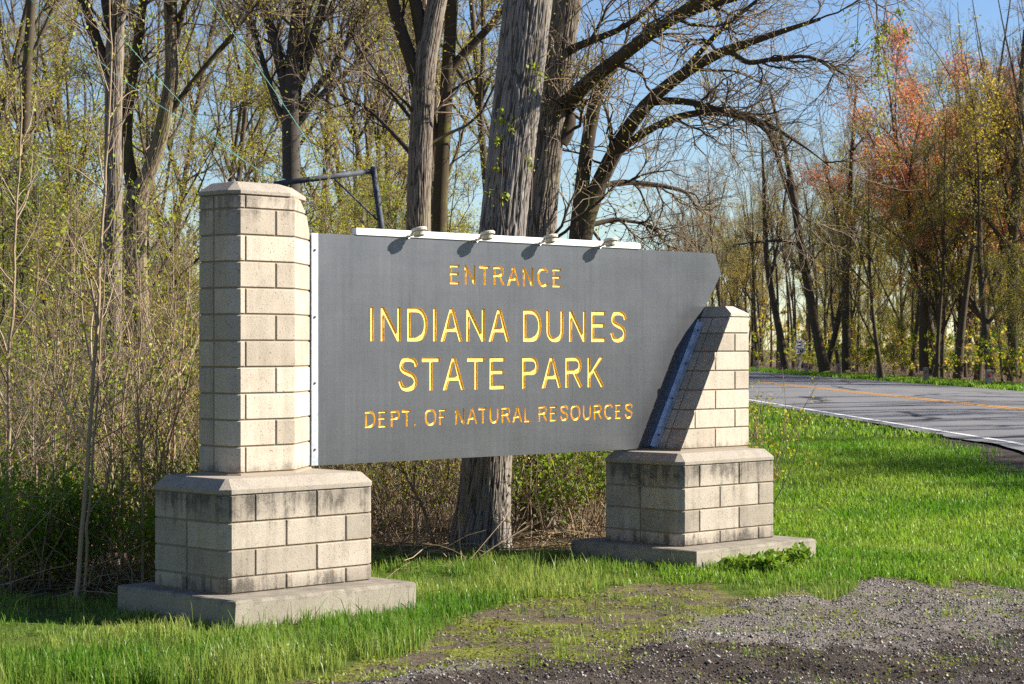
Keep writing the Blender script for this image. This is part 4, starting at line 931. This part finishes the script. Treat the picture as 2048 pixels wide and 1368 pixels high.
sapling([(262,1120), (258,1000), (262,900), (280,780), (300,650), (318,540)], 18.4, 'slim sapling leaning right through the brush left of the pier', 215, .011, 11, 100)
sapling([(128,1130), (132,1000), (138,880), (146,760), (152,640), (156,500), (160,380)], 18.0, 'straight thin sapling left of the tallest pale sapling', 217, .012, 12, 120)
sapling([(645,820), (646,640), (650,500), (653,400), (658,300)], 22.5, 'lone thin sapling rising behind the sign right of the tall pier', 219, .011, 10, 60)
sapling([(835,1100), (830,1020), (836,960), (845,900), (852,840)], 20.3, 'dry pale stem standing in the gap left of the furrowed trunk', 221, .008, 8, 20)
sapling([(872,1068), (845,1010), (815,955), (790,900)], 20.6, 'dark stick leaning left in the gap under the sign', 223, .02, 4, 0, barkm='twig')
for i in range(12):
    px = [22, 52, 100, 120, 190, 228, 246, 286, 300, 312, 326, 338][i]; Y = 16.9+.13*((i*7) % 12); b_ = HOR+(CAM_H-.03)*FPX/Y; q = random.Random(900+i); top = q.uniform(330, 640)
    n_ = 6; pts = [(px+(q.uniform(-1, 1)*6*j)+q.uniform(-.12, .22)*(b_-top)*(j/(n_-1))**1.6, b_+(top-b_)*j/(n_-1)) for j in range(n_)]
    sapling(pts, Y, 'thin pale sapling in the brush left of the tall pier', 950+i, q.uniform(.008, .014), 13, 60, ln=(.85, .45), group='thin saplings in the brush')
# ------------------------------------------------------------------ shrubs
def shrub(name, loc, h, w_, stems, leaves, leafm, label, seed, ls=(.03, .06), sp=.05, barkm='twig', n2=5, n3=3):
    r_ = np.random.default_rng(seed); t = thing(name, label, 'shrub', loc)
    th = r_.uniform(0, 2*np.pi, stems); rr = r_.uniform(0, .25, stems)*w_
    P = np.zeros((stems, 7, 3)); P[:, 0] = np.stack([np.cos(th)*rr, np.sin(th)*rr, np.full(stems, -.03)], -1)
    d = norm(np.stack([np.cos(th)*w_/h*.7, np.sin(th)*w_/h*.7, np.ones(stems)], -1)+r_.normal(size=(stems, 3))*.12); L = h*r_.uniform(.55, 1.05, stems)[:, None]
    for s in range(1, 7): d = norm(d+r_.normal(size=(stems, 3))*.1+.05*UP); P[:, s] = P[:, s-1]+d*L/6
    R = np.full((stems, 7), .007)*np.linspace(1, .4, 7)
    B, Br = grow(P, R, n2, r_, (.2, 1), h*.3, .4, (25, 60), 5, .18, .08, .7, .005, .002, .5)
    C, Cr = grow(B, Br, n3, r_, (.2, 1), h*.14, .4, (25, 60), 4, .2, .05, .7, .004, .0018, .5)
    gb = Geo(); gb.add(*tubes(P, R, 4)); gb.add(*tubes(B, Br, 3)); gb.add(*tubes(C, Cr, 3))
    V, Q = leafquads(np.concatenate([C, B[:, 1:]]), leaves, r_, ls, sp, .1); gb.add(V, Q, 1); link('foliage', gb.mesh('foliage', [M[barkm], M[leafm]]), t)
    return t
def gz(px, py, Y): x = (px-1024)/FPX*Y; return (x, Y, float(surf(x, Y)))
shrub('shrub', gz(1512, 0, 22.5), 1.75, .55, 14, 620, 'leaf_yg', 'upright yellow green shrub growing close behind the short pier', 301, (.025, .05), .02)
shrub('shrub', gz(75, 0, 17.3), 1.35, 1.5, 34, 6500, 'leaf_gr', 'dense dark green shrub low at the left among the saplings', 303, (.03, .06), .07)
shrub('shrub', gz(28, 0, 17.0), .75, .7, 18, 1500, 'leaf_bright', 'small bright yellow green shrub at the left edge', 305, (.02, .04), .05)
shrub('shrub', gz(235, 0, 17.6), 1.05, 1.1, 26, 3400, 'leaf_gr', 'leafy green shrub between the saplings and the tall pier', 307, (.03, .055), .06)
shrub('shrub', gz(1160, 0, 21.6), 1.5, 1.1, 30, 2600, 'leaf_gr', 'fresh green shrub seen under the sign beside the short pier', 309, (.035, .07), .06)
shrub('shrub', gz(1080, 0, 22.4), 1.7, 1.2, 30, 2000, 'leaf_gr', 'green shrub just right of the furrowed trunk', 311, (.03, .055), .06)
shrub('shrub', gz(800, 0, 22.6), 1.6, 1.4, 34, 2300, 'leaf_yg', 'twiggy olive shrub under the sign left of the furrowed trunk', 313, (.025, .05), .06)
shrub('weed_clump', gz(1500, 0, 18.3), .22, .55, 40, 1500, 'leaf_gr', 'low leafy weeds against the front of the short pier footing', 315, (.04, .08), .03, n2=3, n3=2)
shrub('weed_clump', (*W(5.95, -.52)[:2], float(surf(*W(5.95, -.52)[:2]))), .20, .5, 40, 1300, 'leaf_gr', 'leafy weed clump at the middle of the short pier footing', 316, (.04, .08), .03, n2=3, n3=2)

# vine on the big trunk
r_ = np.random.default_rng(401); vt_ = thing('climbing_vine', 'thin vine with yellow green leaves climbing the pale furrowed trunk', 'vine', tuple(at(985, 470, YA-.3)))
o = np.array(vt_.location); P = []
for pts in ([(985,470), (975,420), (978,370), (990,330), (985,290), (998,250), (1005,210)], [(1010,470), (1004,430), (996,390), (1008,350), (1000,300), (1012,262), (1030,240)], [(1062,420), (1068,330), (1060,260), (1066,200), (1072,150), (1078,100), (1074,60)]):
    q = np.array([at(px, py, YA-.25) for px, py in pts])-o; P.append(resample(q, np.ones(7), 9)[0])
P = np.array(P); R = np.full(P.shape[:2], .005); B, Br = grow(P, R, 7, r_, (.1, 1), .16, .5, (30, 80), 4, .3, .0, .7, .003, .0025, .6)
gb = Geo(); gb.add(*tubes(P, R, 5)); gb.add(*tubes(B, Br, 3)); V, Q = leafquads(B, 150, r_, (.03, .06), .02, .4); gb.add(V, Q, 1); link('foliage', gb.mesh('foliage', [M['twig'], M['leaf_bright']]), vt_)

# ------------------------------------------------------------------ undergrowth thickets
def thicket(name, xf, yr, n, hr, leaves, seed, mats, lsz=(.025, .05), rad=(.003, .008), lean=.3, twigs=3, leafmix=(.5, .5)):
    r_ = np.random.default_rng(seed); y = r_.uniform(yr[0], yr[1], n); lo = np.array([xf(v)[0] for v in y]); hi = np.array([xf(v)[1] for v in y]); x = lo+(hi-lo)*r_.uniform(size=n)
    dv = -(x-OX)*SA+(y-OY)*CA; du = (x-OX)*CA+(y-OY)*SA; ok = (dv > 2.0) | (du < -1.9); x, y = x[ok], y[ok]; n = len(x)
    cl = fbm(x*.5, y*.5, 3, seed); h = r_.uniform(hr[0], hr[1], n)*(.45+1.1*cl); z = surf(x, y)
    P = np.zeros((n, 6, 3)); P[:, 0] = np.stack([x, y, z-.03], -1); d = norm(r_.normal(size=(n, 3))*lean+UP)
    for s in range(1, 6): d = norm(d+r_.normal(size=(n, 3))*.13-.02*UP); P[:, s] = P[:, s-1]+d*(h/5)[:, None]
    R = r_.uniform(rad[0], rad[1], n)[:, None]*np.linspace(1, .4, 6)[None]
    B, Br = grow(P, R, twigs, r_, (.25, 1), .28*h.mean(), .5, (25, 70), 4, .2, .03, .7, .005, rad[0]*.7, .5)
    def clear(Q):                                       # nothing may lean through the sign
        dv = -(Q[..., 0]-OX)*SA+(Q[..., 1]-OY)*CA; du = (Q[..., 0]-OX)*CA+(Q[..., 1]-OY)*SA
        return ~(((dv < 1.15) & (du > -.9)).any(axis=1))
    k_ = clear(P) | (P[:, 0, 0] > 10); P, R = P[k_], R[k_]; k_ = clear(B) | (B[:, 0, 0] > 10); B, Br = B[k_], Br[k_]
    gb = Geo(); gb.add(*tubes(P, R, 3), 0); gb.add(*tubes(B, Br, 3), 0)
    if leaves:
        keep = fbm(B[:, 0, 0]*.8, B[:, 0, 1]*.8+B[:, 0, 2]*.6, 3, seed+5)
        order = B[np.argsort(-keep)[:max(10, int(len(B)*.6))]]
        for k, fr_ in enumerate(leafmix):
            src = order if k == 0 else B
            V, Q = leafquads(src, int(leaves*fr_), r_, lsz, .05, .1); gb.add(V, Q, 1+k)
    return tag(link(name, gb.mesh(name, mats)), kind='stuff')
thicket('undergrowth', lambda y: (-5.2-.25*(y-17), -2.0-.35*(y-16.6)*.3), (16.9, 21.5), 850, (.9, 3.0), 14000, 501, [M['twig_pale'], M['leaf_gr'], M['leaf_yg']], (.022, .045), (.002, .006), .40)
thicket('undergrowth', lambda y: (-6.8, 1.55), (20.2, 25.5), 1500, (.9, 2.4), 20000, 503, [M['twig_pale'], M['leaf_gr'], M['leaf_yg']])
thicket('undergrowth', lambda y: (-.27*y-1, 1.0-.04*(y-24)), (25.5, 60), 900, (1.5, 4.2), 20000, 505, [M['twig'], M['leaf_yg'], M['leaf_olive']], (.04, .08), (.005, .012))
thicket('undergrowth', lambda y: (near_line(y)+ROAD_W+3.0, near_line(y)+ROAD_W+12), (66, 150), 1100, (1.2, 3.4), 32000, 507, [M['twig'], M['leaf_gr'], M['leaf_olive']], (.09, .18), (.006, .014), twigs=2)
thicket('undergrowth', lambda y: (18.6, 27), (2, 64), 600, (1.5, 4.5), 8000, 511, [M['twig'], M['leaf_gr'], M['leaf_olive']], (.12, .25), (.006, .014))  # unseen brush added with the low trees to darken the panel's reflections
thicket('far_woods', lambda y: (-.3*y, .3*y), (150, 420), 900, (4, 11), 46000, 509, [M['twig'], M['leaf_olive'], M['leaf_olive']], (.17, .34), (.03, .07), twigs=2)
# dead stems and straw lying at the foot of the brush
r_ = np.random.default_rng(601)
def straw(n, xr, yr, L=(.3, .9)):
    x = r_.uniform(*xr, n); y = r_.uniform(*yr, n); P = np.zeros((n, 4, 3)); P[:, 0] = np.stack([x, y, surf(x, y)+r_.uniform(0, .12, n)], -1)
    d = norm(r_.normal(size=(n, 3))*np.array([1, 1, .35])+np.array([0, 0, .25])); Ls = r_.uniform(*L, n)[:, None]
    for s in range(1, 4): d = norm(d+r_.normal(size=(n, 3))*.14-.10*UP); P[:, s] = P[:, s-1]+d*Ls/3
    P[..., 2] = np.maximum(P[..., 2], surf(P[..., 0], P[..., 1])+.01)
    return P, np.repeat(r_.uniform(.0025, .0055, n)[:, None], 4, 1)
gb = Geo()
for n, xr, yr in ((300, (-2.4, 1.6), (19.2, 21.2)), (300, (-5.4, -2.9), (16.5, 18.4)), (30, (-1.5, -.2), (18.2, 19.3))):
    P, R = straw(n, xr, yr); gb.add(*tubes(P, R, 3))
tag(link('dead_stems', gb.mesh('dead_stems', [M['straw']])), kind='stuff')

# ------------------------------------------------------------------ grass
def blades(x, y, h, w_, r_, lean=.45, base_z=None):
    n = len(x); z = surf(x, y) if base_z is None else base_z; th = r_.uniform(0, 2*np.pi, n); d = np.stack([np.cos(th), np.sin(th), np.zeros(n)], -1)
    fa = th+np.pi/2+r_.normal(size=n)*.5; s = np.stack([np.cos(fa), np.sin(fa), np.zeros(n)], -1)*w_[:, None]*.5
    ln = (np.abs(r_.normal(size=n))*lean)[:, None]; b = np.stack([x, y, z-.01], -1); H_ = h[:, None]
    p1 = b+UP*H_*.45+d*ln*H_*.18; p2 = b+UP*H_*.82+d*ln*H_*.55; p3 = b+UP*H_*(1-.22*np.minimum(ln, 1.2))+d*ln*H_*1.05
    V = np.stack([b-s, b+s, p1-s*.85, p1+s*.85, p2-s*.5, p2+s*.5, p3], 1).reshape(-1, 3); o = np.arange(n)*7
    Q = np.concatenate([np.stack([o, o+1, o+3, o+2], -1), np.stack([o+2, o+3, o+5, o+4], -1)]); T = np.stack([o+4, o+5, o+6], -1)
    return V, Q, T
def inside_footing(x, y):
    dx, dy = x-OX, y-OY; u = dx*CA+dy*SA; v = -dx*SA+dy*CA
    return ((u > -.155) & (u < 1.587) & (v > -.33) & (v < 1.137)) | ((u > RU-.167) & (u < RU+1.575) & (v > RV-.335) & (v < RV+1.196))
def mkgrass(name, parts, m_):
    Vs, Qs, Ts, n = [], [], [], 0
    for V, Q, T in parts: Vs.append(V); Qs.append(Q+n); Ts.append(T+n); n += len(V)
    me = fast_mesh(name, np.concatenate(Vs), [np.concatenate(Qs), np.concatenate(Ts)], [m_], True)
    return tag(link(name, me), kind='stuff')
r_ = np.random.default_rng(701)
parts = []
# tufted grass round the piers
nt_ = 6200; tx = r_.uniform(-5.2, 5.6, nt_); ty = r_.uniform(12.0, 20.6, nt_)
vis = np.abs(tx/ty) < .285; tx, ty = tx[vis], ty[vis]
g_, mo_, gv_, dk_, sh_, wd_ = masks(tx, ty); keep = r_.uniform(size=len(tx)) < np.clip(g_*1.0+.30*wd_*(ty < 18.6)*(tx < 2)+.05*gv_*(1-dk_)*(fbm(tx*1.8, ty*1.8, 3, 66) > .56)+.30*(mo_-gv_)*(fbm(tx*2.3, ty*2.8, 3, 67) > .57)+.03*(mo_-gv_), 0, 1)
tx, ty, g2 = tx[keep], ty[keep], g_[keep]
nb = np.where(g2 > .5, 26, 14); bx = np.repeat(tx, nb)+r_.normal(size=nb.sum())*.05; by = np.repeat(ty, nb)+r_.normal(size=nb.sum())*.05
tall = np.repeat((.05+.34*np.clip(fbm(tx*1.3, ty*1.3, 4, 81)-.30, 0, 1)+.10*r_.uniform(size=len(tx))**2.2)*np.where(g2 > .5, 1, .5), nb)
dv = -(bx-OX)*SA+(by-OY)*CA; cl = smooth(.2, 1.4, bx)*smooth(15.8, 17.2, by); tall = tall*(1-.60*cl)*(1-.42*smooth(-.8, -.35, dv)*(1-cl))*1.05
ok = ~inside_footing(bx, by); bx, by, tall = bx[ok], by[ok], tall[ok]; hh = tall*r_.uniform(.35, 1.2, len(bx))*np.where(r_.uniform(size=len(bx)) < .035, 1.75, 1)
parts.append(blades(bx, by, hh, r_.uniform(.0045, .0085, len(bx)), r_, .5))
# single long blades at the slab edges
mkgrass('grass', parts, M['grass'])
parts = []
n = 84000; y = 17.5+(33-17.5)*r_.uniform(size=n)**.85; x = 1.3+r_.uniform(size=n)*(.285*y-1.2)
g_, mo_, gv_, dk_, sh_, wd_ = masks(x, y); ok = (r_.uniform(size=n) < g_*(.55+.7*fbm(x*1.5, y*1.5, 3, 91))) & ~inside_footing(x, y) & (x < near_line(y)-.5); x, y = x[ok], y[ok]
parts.append(blades(x, y, (.05+.08*fbm(x*.7, y*.7, 3, 92))*r_.uniform(.6, 1.3, len(x)), r_.uniform(.008, .015, len(x)), r_, .7))
n = 17000; y = r_.uniform(33, 75, n); x = near_line(y)-.6-r_.uniform(size=n)**1.3*7; ok = x > 3.0; x, y = x[ok], y[ok]
parts.append(blades(x, y, r_.uniform(.06, .14, len(x)), r_.uniform(.02, .036, len(x)), r_, .7))
n = 22000; y = 60+90*r_.uniform(size=n)**1.2; x = near_line(y)+ROAD_W+.05+r_.uniform(size=n)*3.0; parts.append(blades(x, y, r_.uniform(.08, .2, n), r_.uniform(.035, .06, n), r_, .7))
mkgrass('lawn_grass', parts, M['lawn'])
# low weeds and moss on the bare strip
n = 40000; x = r_.uniform(-2.2, 4.6, n); y = r_.uniform(12.2, 18.2, n); g_, mo_, gv_, dk_, sh_, wd_ = masks(x, y)
f = fbm(x*1.7, y*2.4, 4, 95); ok = (r_.uniform(size=n) < (mo_-.93*gv_)*smooth(.40, .54, f)*1.0+.02*gv_*(1-dk_)) ; x, y = x[ok], y[ok]; n = len(x)
c = np.stack([x, y, surf(x, y)+r_.uniform(.004, .03, n)], -1); d = norm(r_.normal(size=(n, 3))*np.array([1, 1, .45])+.25*UP); s = norm(np.cross(d, norm(r_.normal(size=(n, 3))*.4+UP))); Lf = r_.uniform(.012, .032, n)[:, None]
V = np.stack([c, c+d*Lf*.5+s*Lf*.35, c+d*Lf, c+d*Lf*.5-s*Lf*.35], 1).reshape(-1, 3)
tag(link('ground_cover', fast_mesh('ground_cover', V, [np.arange(4*n).reshape(-1, 4)], [M['weed']])), kind='stuff')

# ------------------------------------------------------------------ gravel and dirt crumbs
OV = norm(np.array([(1,0,0),(-1,0,0),(0,1,0),(0,-1,0),(0,0,1),(0,0,-1)], float)); OF = np.array([(0,2,4),(2,1,4),(1,3,4),(3,0,4),(2,0,5),(1,2,5),(3,1,5),(0,3,5)])
def stones(x, y, size, r_):
    n = len(x); sc = size[:, None]*r_.uniform(.6, 1.25, (n, 3))*np.array([1, 1, .75]); th = r_.uniform(0, 2*np.pi, n)
    V = OV[None]*sc[:, None, :]*r_.uniform(.7, 1.2, (n, 6, 1))+r_.normal(size=(n, 6, 3))*size[:, None, None]*.22; c, s = np.cos(th)[:, None], np.sin(th)[:, None]
    X = V[..., 0]*c-V[..., 1]*s; Y_ = V[..., 0]*s+V[..., 1]*c
    V = np.stack([X+x[:, None], Y_+y[:, None], V[..., 2]+(surf(x, y)+size*.25)[:, None]], -1)
    return V.reshape(-1, 3), (OF[None]+(np.arange(n)*6)[:, None, None]).reshape(-1, 3)
n = 140000; y = r_.uniform(11.9, 18.6, n); x = r_.uniform(-2.6, 5.2, n); vis = np.abs(x/y) < .27; x, y = x[vis], y[vis]
g_, mo_, gv_, dk_, sh_, wd_ = masks(x, y); u = r_.uniform(size=len(x))
ok = u < (gv_*(1-.55*dk_)*1.0+.10*(mo_-gv_))*(1-g_)*(.35+.9*fbm(x*1.2, y*1.2, 3, 97)); xa, ya = x[ok], y[ok]
size = .0040+.0085*r_.uniform(size=len(xa))**2.4+.012*(r_.uniform(size=len(xa)) < .02)*r_.uniform(size=len(xa)); V, F = stones(xa, ya, size, r_); tag(link('gravel', fast_mesh('gravel', V, [F], [M['chips']])), kind='stuff')
u = r_.uniform(size=len(x)); ok = u < dk_*(1-g_)*.65*(.3+fbm(x*2, y*2, 3, 98)); xa, ya = x[ok], y[ok]
size = .003+.010*r_.uniform(size=len(xa))**3; V, F = stones(xa, ya, size, r_); tag(link('dirt_crumbs', fast_mesh('dirt_crumbs', V, [F], [M['crumbs']])), kind='stuff')

# ------------------------------------------------------------------ roadside posts and the speed limit sign
ord_ = ['nearest the right edge', 'second nearest of the roadside row', 'third nearest of the roadside row', 'fourth nearest of the roadside row', 'just right of the speed limit sign', 'just left of the speed limit sign', 'half hidden beside the short pier']
post_parts = None
for i, Y in enumerate((77.3, 87, 96.3, 105.5, 114.5, 123.3, 131.6)):
    x = near_line(Y)+ROAD_W+1.15; t = thing('roadside_post', 'short grey wooden post with a red reflector, '+ord_[i], 'post', (x, Y, .53), random.uniform(-.1, .1), 'reflector posts along the road')
    t.rotation_euler = (random.uniform(-.03, .03), random.uniform(-.03, .03), random.uniform(-.15, .15))
    if post_parts is None:
        mb = MB(); mb.box(-.105, .105, -.10, .10, -.2, .66, .012); a = mb.build('timber', M['post'], t)
        k = 16; mb = MB(); mb.prism([[(r*math.cos(q*2*math.pi/k), y_, .47+r*math.sin(q*2*math.pi/k)) for q in range(k)][::-1] for r, y_ in ((.058, -.102), (.058, -.112), (.04, -.118))]); b = mb.build('reflector', M['red'], t)
        post_parts = [a, b]
    else:
        for q in post_parts: c = q.copy(); COL.objects.link(c); c.parent = t
YS = 114.0; xs_ = (1600-1024)/FPX*YS; sp = thing('speed_limit_sign', 'white SPEED LIMIT 20 sign on a metal post across the road', 'road sign', (xs_, YS, .55), math.radians(22))
mb = MB(); mb.box(-.035, .035, .012, .05, -.3, 1.95); mb.build('post', M['galvpost'], sp)
mb = MB(); mb.box(-.305, .305, 0, .006, 1.12, 1.90, 0); pl = mb.build('plate', M['signwhite'], sp)
def flat_text(body, xc, zb, hgt, width, name='lettering', bold=.012):
    cu = bpy.data.curves.new(name, 'FONT'); cu.body = body; cu.offset = bold; cu.resolution_u = 4; o = bpy.data.objects.new(name, cu); COL.objects.link(o); bpy.context.view_layer.update()
    me = bpy.data.meshes.new_from_object(o.evaluated_get(bpy.context.evaluated_depsgraph_get())); bpy.data.objects.remove(o); bpy.data.curves.remove(cu)
    co = np.array([v.co[:] for v in me.vertices]); mn, mx = co.min(0), co.max(0)
    for v in me.vertices:
        v.co = ((v.co.x-mn[0])/(mx[0]-mn[0])*width-width/2+xc, -.004, (v.co.y-mn[1])/(mx[1]-mn[1])*hgt+zb)
    me.materials.clear(); me.materials.append(M['black']); return link(name, me, pl)
flat_text('SPEED', 0, 1.72, .105, .44, bold=.02); flat_text('LIMIT', 0, 1.54, .105, .40, bold=.02); flat_text('20', 0, 1.19, .28, .42, bold=.035)
mb = MB()
for a_, b_, c_, d_ in ((-.285, .285, 1.135, 1.147), (-.285, .285, 1.873, 1.885), (-.285, -.273, 1.147, 1.873), (.273, .285, 1.147, 1.873)): mb.box(a_, b_, -.003, -.0005, c_, d_)
mb.build('border', M['black'], pl)
print('objects', len(bpy.data.objects), 'tris', sum(len(m_.loops)-2*len(m_.polygons) for m_ in bpy.data.meshes))
